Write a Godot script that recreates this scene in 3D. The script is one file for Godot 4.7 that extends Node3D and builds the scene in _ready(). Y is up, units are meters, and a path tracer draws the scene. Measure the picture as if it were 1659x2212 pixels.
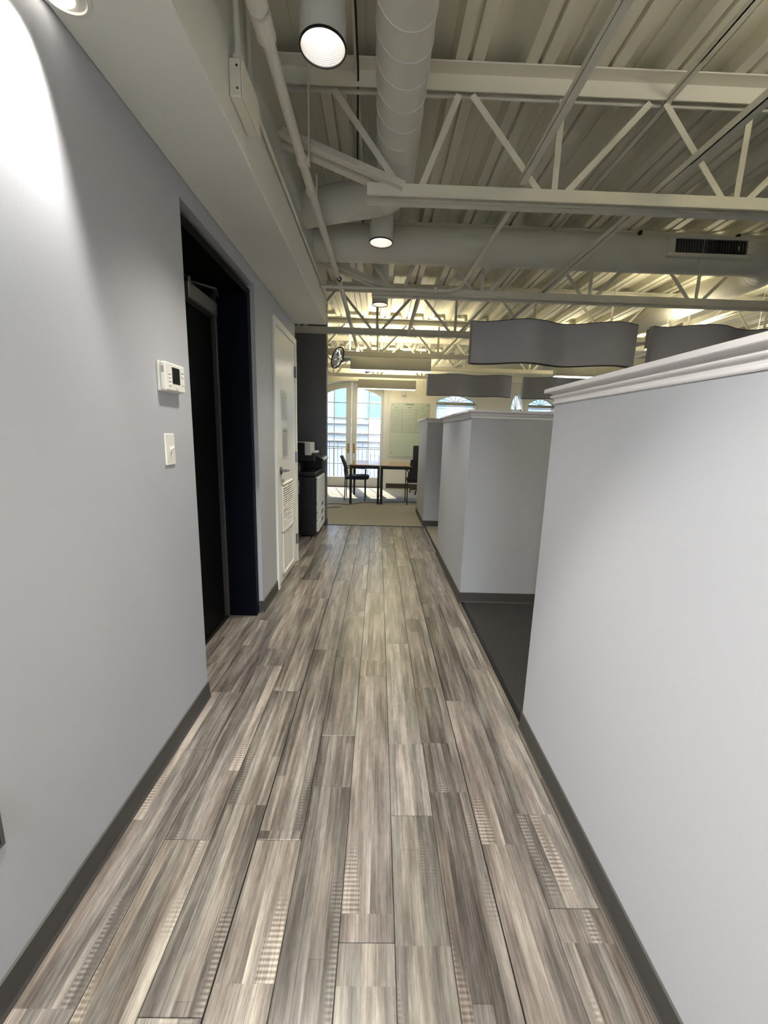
extends Node3D

# ---------------------------------------------------------------- helpers
var M := {}
var taken := {}
var rng := RandomNumberGenerator.new()

func ST() -> SurfaceTool:
	var st := SurfaceTool.new()
	st.begin(Mesh.PRIMITIVE_TRIANGLES)
	return st

func numbered(called: String) -> String:
	if not taken.has(called):
		taken[called] = 0
		return called
	taken[called] += 1
	return "%s_%03d" % [called, taken[called]]

func thing(called: String, label: String, category: String, at := Vector3.ZERO, turn := 0.0, group := "") -> Node3D:
	var o := Node3D.new()
	o.name = numbered(called)
	add_child(o)
	o.position = at
	o.rotation.y = turn
	o.set_meta("label", label)
	o.set_meta("category", category)
	if group != "":
		o.set_meta("group", group)
	return o

func room(called: String, label := "") -> Node3D:
	var o := Node3D.new()
	o.name = numbered(called)
	add_child(o)
	o.set_meta("kind", "structure")
	if label != "":
		o.set_meta("label", label)
	return o

func obj(called: String, st: SurfaceTool, mat: Material, parent: Node = null, label := "") -> MeshInstance3D:
	var mi := MeshInstance3D.new()
	mi.mesh = st.commit()
	mi.material_override = mat
	if parent == null:
		mi.name = numbered(called)
		add_child(mi)
	else:
		mi.name = called
		parent.add_child(mi, true)
	if label != "":
		mi.set_meta("label", label)
	return mi

func tag(o: Node, label: String, category: String, group := "") -> void:
	o.set_meta("label", label)
	o.set_meta("category", category)
	if group != "":
		o.set_meta("group", group)

func struct(called: String, st: SurfaceTool, mat: Material, label := "") -> MeshInstance3D:
	var o := obj(called, st, mat, null, label)
	o.set_meta("kind", "structure")
	return o

func dup(src: Node3D, label: String, at: Vector3, turn: float) -> Node3D:
	var r: Node3D = src.duplicate()
	var base: String = src.get_meta("kindname")
	r.name = numbered(base)
	add_child(r)
	r.position = at
	r.rotation.y = turn
	r.set_meta("label", label)
	return r

func tri(st: SurfaceTool, a: Vector3, b: Vector3, c: Vector3, n := Vector3.ZERO) -> void:
	# makes the front face (clockwise) look along n, or along (b-a)x(c-a) when n is not given
	var g := (b - a).cross(c - a)
	if n == Vector3.ZERO:
		n = g.normalized()
	var order := [a, c, b]
	if g.dot(n) < 0.0:
		order = [a, b, c]
	for p in order:
		st.set_normal(n)
		st.add_vertex(p)

func quad(st: SurfaceTool, a: Vector3, b: Vector3, c: Vector3, d: Vector3, n := Vector3.ZERO) -> void:
	if n == Vector3.ZERO:
		n = (c - a).cross(d - b).normalized()
	tri(st, a, b, c, n)
	tri(st, a, c, d, n)

func box(st: SurfaceTool, lo: Vector3, hi: Vector3, bev := 0.0, t := Transform3D.IDENTITY) -> void:
	# a box with chamfered edges
	var c := (lo + hi) * 0.5
	var h := (hi - lo) * 0.5
	var b: float = min(bev, min(h.x, min(h.y, h.z)) * 0.9)
	var ax := [Vector3.RIGHT, Vector3.UP, Vector3.BACK]
	for i in 3:
		var j := (i + 1) % 3
		var k := (i + 2) % 3
		for s in [-1.0, 1.0]:
			var n: Vector3 = ax[i] * s
			var o: Vector3 = c + n * h[i]
			var u: Vector3 = ax[j] * (h[j] - b)
			var v: Vector3 = ax[k] * (h[k] - b)
			quad(st, t * (o - u - v), t * (o + u - v), t * (o + u + v), t * (o - u + v), (t.basis * n).normalized())
	if b <= 0.0:
		return
	for i in 3:
		var j := (i + 1) % 3
		var k := (i + 2) % 3
		for sj in [-1.0, 1.0]:
			for sk in [-1.0, 1.0]:
				var e: Vector3 = ax[i] * (h[i] - b)
				var p: Vector3 = c + ax[j] * sj * h[j] + ax[k] * sk * (h[k] - b)
				var q: Vector3 = c + ax[j] * sj * (h[j] - b) + ax[k] * sk * h[k]
				var n: Vector3 = (ax[j] * sj + ax[k] * sk).normalized()
				quad(st, t * (p - e), t * (p + e), t * (q + e), t * (q - e), (t.basis * n).normalized())
	for sx in [-1.0, 1.0]:
		for sy in [-1.0, 1.0]:
			for sz in [-1.0, 1.0]:
				var s := Vector3(sx, sy, sz)
				var px := c + Vector3(sx * h.x, sy * (h.y - b), sz * (h.z - b))
				var py := c + Vector3(sx * (h.x - b), sy * h.y, sz * (h.z - b))
				var pz := c + Vector3(sx * (h.x - b), sy * (h.y - b), sz * h.z)
				tri(st, t * px, t * py, t * pz, (t.basis * s).normalized())

func bx(lo: Vector3, hi: Vector3, bev := 0.0) -> SurfaceTool:
	var st := ST()
	box(st, lo, hi, bev)
	return st

func smooth_quad(st: SurfaceTool, p: Array, n: Array) -> void:
	# p, n: four corners round the face
	var g: Vector3 = (p[2] - p[0]).cross(p[3] - p[1])
	var flip: bool = g.dot(n[0] + n[1] + n[2] + n[3]) < 0.0
	var order := [0, 2, 1, 0, 3, 2]
	if flip:
		order = [0, 1, 2, 0, 2, 3]
	for i in order:
		st.set_normal(n[i])
		st.add_vertex(p[i])

func tube(st: SurfaceTool, pts: Array, r: float, sides := 12, caps := true, r2 := -1.0) -> void:
	var n := pts.size()
	var tangents := []
	for i in n:
		var d: Vector3 = pts[min(i + 1, n - 1)] - pts[max(i - 1, 0)]
		tangents.append(d.normalized())
	var up := Vector3.UP
	if abs(tangents[0].dot(up)) > 0.9:
		up = Vector3.RIGHT
	var u: Vector3 = tangents[0].cross(up).normalized()
	var rings := []
	var norms := []
	for i in n:
		var t: Vector3 = tangents[i]
		u = (u - t * u.dot(t)).normalized()
		var v := t.cross(u)
		var rr := r if r2 < 0.0 else lerpf(r, r2, float(i) / float(max(1, n - 1)))
		var ring := []
		var nn := []
		for k in sides + 1:
			var a := TAU * k / sides
			var d: Vector3 = u * cos(a) + v * sin(a)
			ring.append(pts[i] + d * rr)
			nn.append(d)
		rings.append(ring)
		norms.append(nn)
	for i in n - 1:
		for k in sides:
			smooth_quad(st, [rings[i][k], rings[i][k + 1], rings[i + 1][k + 1], rings[i + 1][k]], [norms[i][k], norms[i][k + 1], norms[i + 1][k + 1], norms[i + 1][k]])
	if caps:
		for k in sides:
			tri(st, pts[0], rings[0][k], rings[0][k + 1], -tangents[0])
			tri(st, pts[n - 1], rings[n - 1][k], rings[n - 1][k + 1], tangents[n - 1])

func lathe(st: SurfaceTool, prof: Array, sides := 32, t := Transform3D.IDENTITY, flip := false) -> void:
	# prof: Vector2(radius, height); normals point to the right of the walk (outwards when walking up)
	for i in prof.size() - 1:
		var a: Vector2 = prof[i]
		var b: Vector2 = prof[i + 1]
		var d := (b - a).normalized()
		var nn := Vector2(d.y, -d.x)
		if flip:
			nn = -nn
		for k in sides:
			var a0 := TAU * k / sides
			var a1 := TAU * (k + 1) / sides
			var e0 := Vector3(cos(a0), 0, sin(a0))
			var e1 := Vector3(cos(a1), 0, sin(a1))
			var p := [t * (e0 * a.x + Vector3.UP * a.y), t * (e1 * a.x + Vector3.UP * a.y), t * (e1 * b.x + Vector3.UP * b.y), t * (e0 * b.x + Vector3.UP * b.y)]
			var n0 := (t.basis * (e0 * nn.x + Vector3.UP * nn.y)).normalized()
			var n1 := (t.basis * (e1 * nn.x + Vector3.UP * nn.y)).normalized()
			smooth_quad(st, p, [n0, n1, n1, n0])

func prism(st: SurfaceTool, poly: PackedVector2Array, depth: float, t := Transform3D.IDENTITY) -> void:
	# polygon in x,y, from z = 0 to z = depth
	var idx := Geometry2D.triangulate_polygon(poly)
	var nf := (t.basis * Vector3.BACK).normalized()
	for i in range(0, idx.size(), 3):
		var a := poly[idx[i]]
		var b := poly[idx[i + 1]]
		var c := poly[idx[i + 2]]
		tri(st, t * Vector3(a.x, a.y, depth), t * Vector3(b.x, b.y, depth), t * Vector3(c.x, c.y, depth), nf)
		tri(st, t * Vector3(a.x, a.y, 0), t * Vector3(b.x, b.y, 0), t * Vector3(c.x, c.y, 0), -nf)
	var area := 0.0
	for i in poly.size():
		area += poly[i].cross(poly[(i + 1) % poly.size()])
	for i in poly.size():
		var a := poly[i]
		var b := poly[(i + 1) % poly.size()]
		var d := b - a
		var n2 := Vector2(d.y, -d.x) * (1.0 if area > 0.0 else -1.0)
		quad(st, t * Vector3(a.x, a.y, 0), t * Vector3(b.x, b.y, 0), t * Vector3(b.x, b.y, depth), t * Vector3(a.x, a.y, depth), (t.basis * Vector3(n2.x, n2.y, 0)).normalized())

func bar(st: SurfaceTool, a: Vector3, b: Vector3, w: float, h: float, bev := 0.0, up := Vector3.UP) -> void:
	# rectangular bar between two points
	var d := (b - a).normalized()
	var s := d.cross(up)
	if s.length() < 0.05:
		s = d.cross(Vector3.RIGHT)
	s = s.normalized()
	var v := s.cross(d).normalized()
	var t := Transform3D(Basis(s, v, -d), (a + b) * 0.5)
	var l := (b - a).length() * 0.5
	box(st, Vector3(-w / 2, -h / 2, -l), Vector3(w / 2, h / 2, l), bev, t)

func angle_iron(st: SurfaceTool, a: Vector3, b: Vector3, leg: float, th: float, u: Vector3, v: Vector3) -> void:
	# L section: legs along u and v from the heel line a-b
	var d := (b - a)
	for q in [[u, v], [v, u]]:
		var p: Vector3 = q[0] * leg
		var o: Vector3 = q[1] * th
		var c := [a, a + p, a + p + o, a + o]
		var n := [-q[1], q[0], q[1], -q[0]]
		for i in 4:
			quad(st, c[i], c[(i + 1) % 4], c[(i + 1) % 4] + d, c[i] + d, n[i])
		quad(st, c[0], c[1], c[2], c[3], -d.normalized())
		quad(st, c[0] + d, c[1] + d, c[2] + d, c[3] + d, d.normalized())

func ring_sweep(st: SurfaceTool, path: Array, prof: Array, closed := true) -> void:
	# path: Vector2(x, z) corners of an axis-aligned outline, counted so that "outwards" lies right of the walk seen from above
	var n := path.size()
	var out := []
	for i in n:
		var e0: Vector2 = (path[i] - path[(i - 1 + n) % n]).normalized()
		var e1: Vector2 = (path[(i + 1) % n] - path[i]).normalized()
		if not closed and i == 0:
			e0 = e1
		if not closed and i == n - 1:
			e1 = e0
		var n0 := Vector2(-e0.y, e0.x)
		var n1 := Vector2(-e1.y, e1.x)
		var m := (n0 + n1)
		m = m / max(0.2, m.dot(n0))
		out.append(m)
	var count := n if closed else n - 1
	for j in prof.size() - 1:
		var a: Vector2 = prof[j]
		var b: Vector2 = prof[j + 1]
		for i in count:
			var k := (i + 1) % n
			var p0: Vector2 = path[i] + out[i] * a.x
			var p1: Vector2 = path[k] + out[k] * a.x
			var q0: Vector2 = path[i] + out[i] * b.x
			var q1: Vector2 = path[k] + out[k] * b.x
			var e: Vector2 = (path[k] - path[i]).normalized()
			var on := Vector2(-e.y, e.x)
			var d := (b - a).normalized()
			var nn := Vector3(on.x * d.y, -d.x, on.y * d.y)
			quad(st, Vector3(p0.x, a.y, p0.y), Vector3(p1.x, a.y, p1.y), Vector3(q1.x, b.y, q1.y), Vector3(q0.x, b.y, q0.y), nn)
	if not closed:
		for i in [0, n - 1]:
			var poly := []
			for q in prof:
				var p: Vector2 = path[i] + out[i] * q.x
				poly.append(Vector3(p.x, q.y, p.y))
			for j in range(1, poly.size() - 1):
				tri(st, poly[0], poly[j], poly[j + 1])

func arc_pts(c: Vector3, r: float, u: Vector3, v: Vector3, a0: float, a1: float, n: int) -> Array:
	var out := []
	for i in n + 1:
		var a := lerpf(a0, a1, float(i) / n)
		out.append(c + u * cos(a) * r + v * sin(a) * r)
	return out

# ---------------------------------------------------------------- materials
func mat(c: Color, rough := 0.6, metal := 0.0) -> StandardMaterial3D:
	var m := StandardMaterial3D.new()
	m.albedo_color = c
	m.roughness = rough
	m.metallic = metal
	return m

func grey(v: float) -> Color:
	return Color(v, v, v)

func noise_tex(freq: float, size: int, ramp: Array, seed_: int, kind := FastNoiseLite.TYPE_SIMPLEX, octaves := 3) -> NoiseTexture2D:
	var n := FastNoiseLite.new()
	n.noise_type = kind
	n.frequency = freq
	n.seed = seed_
	n.fractal_octaves = octaves
	var t := NoiseTexture2D.new()
	t.noise = n
	t.width = size
	t.height = size
	t.seamless = true
	if ramp.size() > 0:
		var g := Gradient.new()
		g.offsets = PackedFloat32Array()
		g.colors = PackedColorArray()
		var offs := PackedFloat32Array()
		var cols := PackedColorArray()
		for r in ramp:
			offs.append(r[0])
			cols.append(r[1])
		g.offsets = offs
		g.colors = cols
		t.color_ramp = g
	return t

func painted(c: Color, rough: float, bump: Texture2D, scale := 6.0, depth := 0.05) -> StandardMaterial3D:
	var m := mat(c, rough)
	m.heightmap_enabled = true
	m.heightmap_texture = bump
	m.heightmap_scale = depth
	m.uv1_triplanar = true
	m.uv1_world_triplanar = true
	m.uv1_scale = Vector3.ONE * scale
	return m

func plank_texture(seed_: int) -> ImageTexture:
	var w := 1536
	var h := 192
	var r := RandomNumberGenerator.new()
	r.seed = 900 + seed_
	var ns := FastNoiseLite.new()
	ns.seed = seed_ * 7 + 1
	ns.noise_type = FastNoiseLite.TYPE_SIMPLEX
	ns.frequency = 1.0
	ns.fractal_octaves = 2
	# printed strips across the width, each broken into shorter pieces along the length
	var edges := [0]
	var at := 0
	while at < h:
		at += r.randi_range(34, 92)
		if h - at < 26:
			at = h
		edges.append(at)
	var strip_of := PackedInt32Array()
	strip_of.resize(h)
	for s in edges.size() - 1:
		for y in range(edges[s], min(edges[s + 1], h)):
			strip_of[y] = s
	var tone := []
	var joint := []
	var saw := []
	var hue := []
	for s in edges.size() - 1:
		tone.append([r.randf_range(-0.2, 0.2), r.randf_range(-0.2, 0.2)])
		joint.append(r.randi_range(150, w - 150) if r.randf() < 0.55 else w + 10)
		saw.append([r.randi_range(-300, w - 200), r.randi_range(250, 560), r.randf_range(12.0, 17.0), r.randf_range(0.09, 0.18)] if r.randf() < 0.45 else [w + 9, 10, 12.0, 0.0])
		hue.append(r.randf_range(-1.0, 1.0))
	var data := PackedByteArray()
	data.resize(w * h * 3)
	var warp := PackedFloat32Array()
	warp.resize(w)
	for x in w:
		warp[x] = ns.get_noise_2d(x * 0.0022, 55.0) * 3.5
	for y in h:
		var s := strip_of[y]
		var edge: float = min(y - edges[s], edges[s + 1] - 1 - y)
		for x in w:
			var yy := y + warp[x]
			var broad := ns.get_noise_2d(x * 0.0016 + s * 31.0, yy * 0.016 + s * 7.0)
			var fine := ns.get_noise_2d(x * 0.0010 + 300.0, yy * 0.085)
			var fibre := ns.get_noise_2d(x * 0.013 + 700.0, yy * 0.36)
			var v: float = 0.50 + tone[s][0 if x < joint[s] else 1] + broad * 0.24 + fine * 0.14 + fibre * 0.06 + ns.get_noise_2d(x * 0.011 + 1500.0, yy * 0.05) * 0.06
			if ns.get_noise_2d(x * 0.0035 + 2500.0, yy * 0.30) > 0.55:
				v -= 0.15
			if edge < 1.0 and fibre > -0.25:
				v -= 0.16
			if abs(x - joint[s]) < 2:
				v -= 0.14
			var q: int = x - saw[s][0]
			if q > 0 and q < saw[s][1] and edge > 3.0:
				var m: float = min(1.0, min(q, saw[s][1] - q) / 60.0)
				v += m * saw[s][3] * (sin(x * TAU / saw[s][2]) * 1.35 - 0.2) * clampf(0.6 + broad * 1.6, 0.0, 1.0)
			v = clampf(v, 0.0, 1.0)
			var k := (y * w + x) * 3
			var tint: float = hue[s] * 2.5
			data[k] = int(62.0 + 122.0 * v + tint)
			data[k + 1] = int(57.0 + 119.0 * v)
			data[k + 2] = int(52.0 + 112.0 * v - tint * 0.6)
	return ImageTexture.create_from_image(Image.create_from_data(w, h, false, Image.FORMAT_RGB8, data))

func board_texture() -> ImageTexture:
	var im := Image.create(440, 608, false, Image.FORMAT_RGB8)
	var base := Color(0.74, 0.78, 0.71)
	im.fill(base)
	var line := Color(0.52, 0.55, 0.51)
	var dark := Color(0.30, 0.31, 0.29)
	var r := RandomNumberGenerator.new()
	r.seed = 5
	im.fill_rect(Rect2i(160, 10, 100, 7), dark)
	im.fill_rect(Rect2i(408, 20, 24, 5), dark)
	im.fill_rect(Rect2i(8, 18, 16, 4), line)
	for c in [[40, 40], [190, 48], [340, 40]]:
		im.fill_rect(Rect2i(c[0], 48, c[1], 5), Color(0.42, 0.43, 0.40))
	for k in 13:
		var y := 70 + k * 21
		im.fill_rect(Rect2i(0, y, 440, 4 if k != 12 else 5), line)
		for n in 9:
			im.fill_rect(Rect2i(r.randi_range(4, 420), y + 8, r.randi_range(6, 26), 4), base.lerp(line, r.randf_range(0.2, 0.5)))
	for x in [130, 290, 432]:
		im.fill_rect(Rect2i(x, 40, 3, 286), line)
	return ImageTexture.create_from_image(im)

func paper_texture() -> ImageTexture:
	var im := Image.create(64, 128, false, Image.FORMAT_RGB8)
	im.fill(Color(0.72, 0.72, 0.66))
	var r := RandomNumberGenerator.new()
	r.seed = 8
	im.fill_rect(Rect2i(8, 6, 48, 8), Color(0.5, 0.5, 0.46))
	for k in 16:
		im.fill_rect(Rect2i(6, 22 + k * 6, r.randi_range(24, 52), 2), Color(0.55, 0.55, 0.5))
	return ImageTexture.create_from_image(im)

func make_materials() -> void:
	var peel := noise_tex(0.045, 256, [], 3)
	M.wall = painted(Color(0.685, 0.693, 0.708), 0.5, peel, 5.0, 0.010)
	M.cream = painted(Color(0.90, 0.89, 0.84), 0.65, peel, 5.0, 0.010)
	M.dark_wall = painted(Color(0.43, 0.435, 0.455), 0.6, peel, 5.0, 0.010)
	M.steel = mat(Color(0.88, 0.865, 0.80), 0.5)
	M.deck = mat(Color(0.86, 0.845, 0.765), 0.5)
	M.duct = mat(Color(0.87, 0.855, 0.80), 0.45)
	M.white = mat(Color(0.86, 0.86, 0.83), 0.4)
	M.cap = mat(Color(0.88, 0.87, 0.86), 0.35)
	M.door_white = mat(Color(0.93, 0.93, 0.89), 0.3)
	M.base = mat(Color(0.245, 0.235, 0.225), 0.55)
	M.black_door = mat(Color(0.022, 0.022, 0.026), 0.5)
	M.navy = mat(Color(0.055, 0.068, 0.11), 0.5)
	M.black = mat(Color(0.025, 0.025, 0.027), 0.6)
	M.black_gloss = mat(Color(0.02, 0.02, 0.022), 0.2)
	M.copier_dark = mat(Color(0.025, 0.025, 0.028), 0.55)
	M.copier_white = mat(Color(0.80, 0.80, 0.78), 0.45)
	M.chrome = mat(Color(0.75, 0.75, 0.76), 0.22, 1.0)
	M.nickel = mat(Color(0.55, 0.55, 0.56), 0.3, 1.0)
	M.brass = mat(Color(0.62, 0.50, 0.26), 0.3, 1.0)
	M.grey_metal = mat(Color(0.42, 0.42, 0.43), 0.4, 0.6)
	M.baffle = mat(Color(0.63, 0.63, 0.655), 0.6)
	M.baffle_edge = mat(Color(0.13, 0.13, 0.135), 0.7)
	M.pendant = mat(Color(0.55, 0.55, 0.53), 0.5)
	M.lcd = mat(Color(0.05, 0.07, 0.065), 0.15)
	M.plastic = mat(Color(0.88, 0.87, 0.83), 0.4)
	M.subfloor = mat(Color(0.05, 0.045, 0.04), 0.9)
	M.mirror = mat(Color(0.9, 0.9, 0.9), 0.04, 1.0)
	M.blue_duct = mat(Color(0.52, 0.56, 0.60), 0.5)
	M.stone = mat(Color(0.54, 0.54, 0.53), 0.9)
	M.stone_dark = mat(Color(0.42, 0.45, 0.46), 0.8)
	M.far_glass = mat(Color(0.36, 0.44, 0.47), 0.4)
	M.asphalt = mat(Color(0.45, 0.45, 0.45), 0.9)
	M.iron = mat(Color(0.05, 0.05, 0.055), 0.5)
	M.blind = mat(Color(0.90, 0.90, 0.88), 0.5)
	M.valance = mat(Color(0.62, 0.62, 0.58), 0.5)
	M.threshold = mat(Color(0.22, 0.19, 0.15), 0.6)
	M.strip = mat(Color(0.05, 0.048, 0.045), 0.5)
	M.roof = mat(Color(0.4, 0.4, 0.4), 0.9)
	for q in [M.black_door, M.navy]:
		q.metallic_specular = 0.2
	var lens := mat(Color(0.85, 0.85, 0.85), 0.4)
	lens.emission_enabled = true
	lens.emission = Color(1.0, 0.97, 0.92)
	lens.emission_energy_multiplier = 9.0
	M.lens = lens
	var tubes := mat(Color(0.9, 0.9, 0.9), 0.5)
	tubes.emission_enabled = true
	tubes.emission = Color(1.0, 0.98, 0.95)
	tubes.emission_energy_multiplier = 2.2
	M.tubes = tubes
	M.reflector = mat(Color(0.95, 0.94, 0.93), 0.35)
	var glass := mat(Color(0.9, 0.95, 0.95, 0.04), 0.02)
	glass.transparency = BaseMaterial3D.TRANSPARENCY_ALPHA
	M.glass = glass
	# carpet: short loop pile, olive grey and charcoal
	for q in [["carpet", [[0.0, Color(0.36, 0.35, 0.32)], [0.5, Color(0.53, 0.515, 0.47)], [1.0, Color(0.70, 0.69, 0.64)]]], ["carpet_dark", [[0.0, Color(0.07, 0.068, 0.068)], [0.5, Color(0.14, 0.135, 0.13)], [1.0, Color(0.27, 0.25, 0.22)]]]]:
		var m := mat(Color.WHITE, 0.8)
		m.albedo_texture = noise_tex(0.09, 512, q[1], 11, FastNoiseLite.TYPE_SIMPLEX, 4)
		m.heightmap_enabled = true
		m.heightmap_texture = noise_tex(0.2, 256, [], 12)
		m.heightmap_scale = 0.25
		m.uv1_triplanar = true
		m.uv1_world_triplanar = true
		m.uv1_scale = Vector3.ONE * 1.6
		M[q[0]] = m
	# table top wood grain
	var wood := mat(Color.WHITE, 0.16)
	wood.albedo_texture = noise_tex(0.02, 256, [[0.0, Color(0.54, 0.38, 0.25)], [0.5, Color(0.68, 0.51, 0.36)], [1.0, Color(0.77, 0.62, 0.47)]], 21)
	wood.uv1_triplanar = true
	wood.uv1_world_triplanar = true
	wood.uv1_scale = Vector3(0.7, 6.0, 6.0)
	M.wood = wood
	var board := mat(Color.WHITE, 0.12)
	board.albedo_texture = board_texture()
	M.board = board
	var paper := mat(Color.WHITE, 0.25)
	paper.albedo_texture = paper_texture()
	M.paper = paper
	for k in 6:
		var p := mat(Color.WHITE, 0.29)
		p.albedo_texture = plank_texture(k)
		p.vertex_color_use_as_albedo = true
		p.heightmap_enabled = true
		p.heightmap_texture = p.albedo_texture
		p.heightmap_scale = 0.006
		M["plank%d" % k] = p

# ---------------------------------------------------------------- build
const XL := -0.785
const XR := 0.667
const DECK := 2.865
const ZB := -9.6
const ZF := 3.2
const XE := 9.3

func _ready() -> void:
	rng.seed = 4
	# camera
	var cam := Camera3D.new()
	cam.name = "camera"
	cam.transform = Transform3D(Basis(Vector3(0.99949621, 0.0290295, 0.0128299), Vector3(-0.02607238, 0.98150372, -0.18965936), Vector3(-0.01809831, 0.18922931, 0.98176612)), Vector3(0, 1.27, 0))
	cam.fov = 102.984
	cam.near = 0.03
	cam.far = 300.0
	add_child(cam)
	cam.current = true
	# sky, sun, exposure
	var env := Environment.new()
	env.background_mode = Environment.BG_SKY
	var sky := Sky.new()
	var sm := ProceduralSkyMaterial.new()
	sm.sky_top_color = Color(0.72, 0.83, 1.0)
	sm.sky_horizon_color = Color(0.93, 0.96, 1.0)
	sm.ground_bottom_color = Color(0.5, 0.5, 0.5)
	sm.ground_horizon_color = Color(0.7, 0.7, 0.7)
	sm.sun_angle_max = 1.0
	sky.sky_material = sm
	env.sky = sky
	env.background_energy_multiplier = 13.0
	env.tonemap_mode = Environment.TONE_MAPPER_LINEAR
	env.tonemap_exposure = 1.06
	env.sdfgi_enabled = true
	env.ssao_enabled = true
	env.ssil_enabled = true
	var we := WorldEnvironment.new()
	we.name = "world_environment"
	we.environment = env
	add_child(we)
	var sun := DirectionalLight3D.new()
	sun.name = "sun"
	sun.light_energy = 4.0
	sun.light_color = Color(1.0, 0.96, 0.88)
	sun.light_angular_distance = 0.6
	sun.shadow_enabled = true
	add_child(sun)
	sun.look_at_from_position(Vector3(-2.2, 12.6, -10.0), Vector3(0, 0, 0), Vector3.UP)

	make_materials()
	build_shell()
	build_floor()
	build_ceiling()
	build_left_doors()
	build_back_wall()
	build_partitions()
	build_trusses()
	build_ducts()
	build_lamps()
	build_pipes()
	build_pendants()
	build_wall_fittings()
	build_office_machines()
	build_furniture()
	build_outside()

func build_shell() -> void:
	# left wall of the corridor, with the recess of the dark door and the end by the alcove
	var st := ST()
	box(st, Vector3(-1.25, -0.1, -1.765), Vector3(XL, 3.0, ZF))
	box(st, Vector3(-1.25, -0.1, -3.95), Vector3(XL, 3.0, -2.715))
	box(st, Vector3(-1.25, 2.135, -2.715), Vector3(XL, 3.0, -1.765))
	box(st, Vector3(-1.25, -0.1, -2.715), Vector3(-1.06, 2.135, -1.765))
	struct("wall_left", st, M.wall, "grey painted corridor wall with the dark recessed door")
	struct("trim_1", bx(Vector3(XL, 2.213, -3.92), Vector3(-0.495, 2.99, ZF), 0.004), M.cream, "long cream boxed soffit along the top of the left wall")
	# alcove with the copier
	struct("wall_alcove", bx(Vector3(-3.4, -0.1, -5.62), Vector3(-0.69, 2.99, -5.5), 0.003), M.dark_wall, "dark blue grey end wall behind the copier")
	st = ST()
	box(st, Vector3(-1.95, -0.1, -5.5), Vector3(-1.8, 3.0, -3.8))
	box(st, Vector3(-1.8, -0.1, -3.95), Vector3(-1.25, 3.0, -3.8))
	struct("wall_alcove_side", st, M.wall)
	st = ST()
	box(st, Vector3(-3.4, -0.1, ZB), Vector3(-3.25, 3.0, -5.62))
	struct("wall_far_side", st, M.cream)
	# wall behind the camera with a glazed opening at the end of the corridor
	st = ST()
	var fronts := [[-0.62, 0.45, 0.05, 2.15]]
	var fx := -1.25
	for q in fronts:
		box(st, Vector3(fx, -0.1, ZF), Vector3(q[0], 3.0, ZF + 0.2))
		box(st, Vector3(q[0], -0.1, ZF), Vector3(q[1], q[2], ZF + 0.2))
		box(st, Vector3(q[0], q[3], ZF), Vector3(q[1], 3.0, ZF + 0.2))
		fx = q[1]
	box(st, Vector3(fx, -0.1, ZF), Vector3(XE + 0.2, 3.0, ZF + 0.2))
	struct("wall_front", st, M.wall)
	var fn := 11
	for q in fronts:
		var w := room("window_%d" % fn)
		fn += 1
		st = ST()
		for x in [q[0], q[1] - 0.06]:
			box(st, Vector3(x, q[2], ZF + 0.05), Vector3(x + 0.06, q[3], ZF + 0.12))
		for y in [q[2], q[3] - 0.06]:
			box(st, Vector3(q[0] + 0.06, y, ZF + 0.05), Vector3(q[1] - 0.06, y + 0.06, ZF + 0.12))
		obj("window_frame", st, M.white, w)
		obj("pane", bx(Vector3(q[0] + 0.06, q[2] + 0.06, ZF + 0.08), Vector3(q[1] - 0.06, q[3] - 0.06, ZF + 0.086)), M.glass, w)
	# right outer wall with tall windows
	st = ST()
	var holes := []
	for k in 3:
		holes.append([-2.4 - k * 2.2, -3.9 - k * 2.2])
	var at := ZF
	for hz in holes:
		box(st, Vector3(XE, -0.1, hz[0]), Vector3(XE + 0.2, 3.0, at))
		box(st, Vector3(XE, -0.1, hz[1]), Vector3(XE + 0.2, 0.8, hz[0]))
		box(st, Vector3(XE, 2.35, hz[1]), Vector3(XE + 0.2, 3.0, hz[0]))
		at = hz[1]
	box(st, Vector3(XE, -0.1, ZB - 0.2), Vector3(XE + 0.2, 3.0, at))
	struct("wall_right", st, M.cream)
	var n := 6
	for hz in holes:
		var wr := room("window_%d" % n)
		n += 1
		st = ST()
		for zz in [hz[0] - 0.05, hz[1], (hz[0] + hz[1]) / 2 - 0.02]:
			box(st, Vector3(XE + 0.06, 0.8, zz), Vector3(XE + 0.12, 2.35, zz + 0.05))
		for y in [0.8, 1.55, 2.3]:
			box(st, Vector3(XE + 0.06, y, hz[1]), Vector3(XE + 0.12, y + 0.05, hz[0]))
		obj("window_frame", st, M.white, wr)
		obj("pane", bx(Vector3(XE + 0.085, 0.82, hz[1] + 0.02), Vector3(XE + 0.09, 2.33, hz[0] - 0.02)), M.glass, wr)
	# baseboards on the left wall
	var prof := [Vector2(0.0, 0.0), Vector2(0.011, 0.0), Vector2(0.007, 0.012), Vector2(0.005, 0.082), Vector2(0.0, 0.085)]
	st = ST()
	ring_sweep(st, [Vector2(XL, ZF), Vector2(XL, -1.765), Vector2(XL - 0.025, -1.765)], prof, false)
	struct("baseboard_left", st, M.base, "dark vinyl baseboard along the left wall near the camera")
	st = ST()
	ring_sweep(st, [Vector2(XL - 0.025, -2.715), Vector2(XL, -2.715), Vector2(XL, -3.125)], prof, false)
	struct("baseboard_left_001", st, M.base, "short dark baseboard between the two doors on the left")
	st = ST()
	ring_sweep(st, [Vector2(-1.8, -5.5), Vector2(-0.69, -5.5), Vector2(-0.69, -5.62)], prof, false)
	struct("baseboard_alcove", st, M.base)

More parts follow.
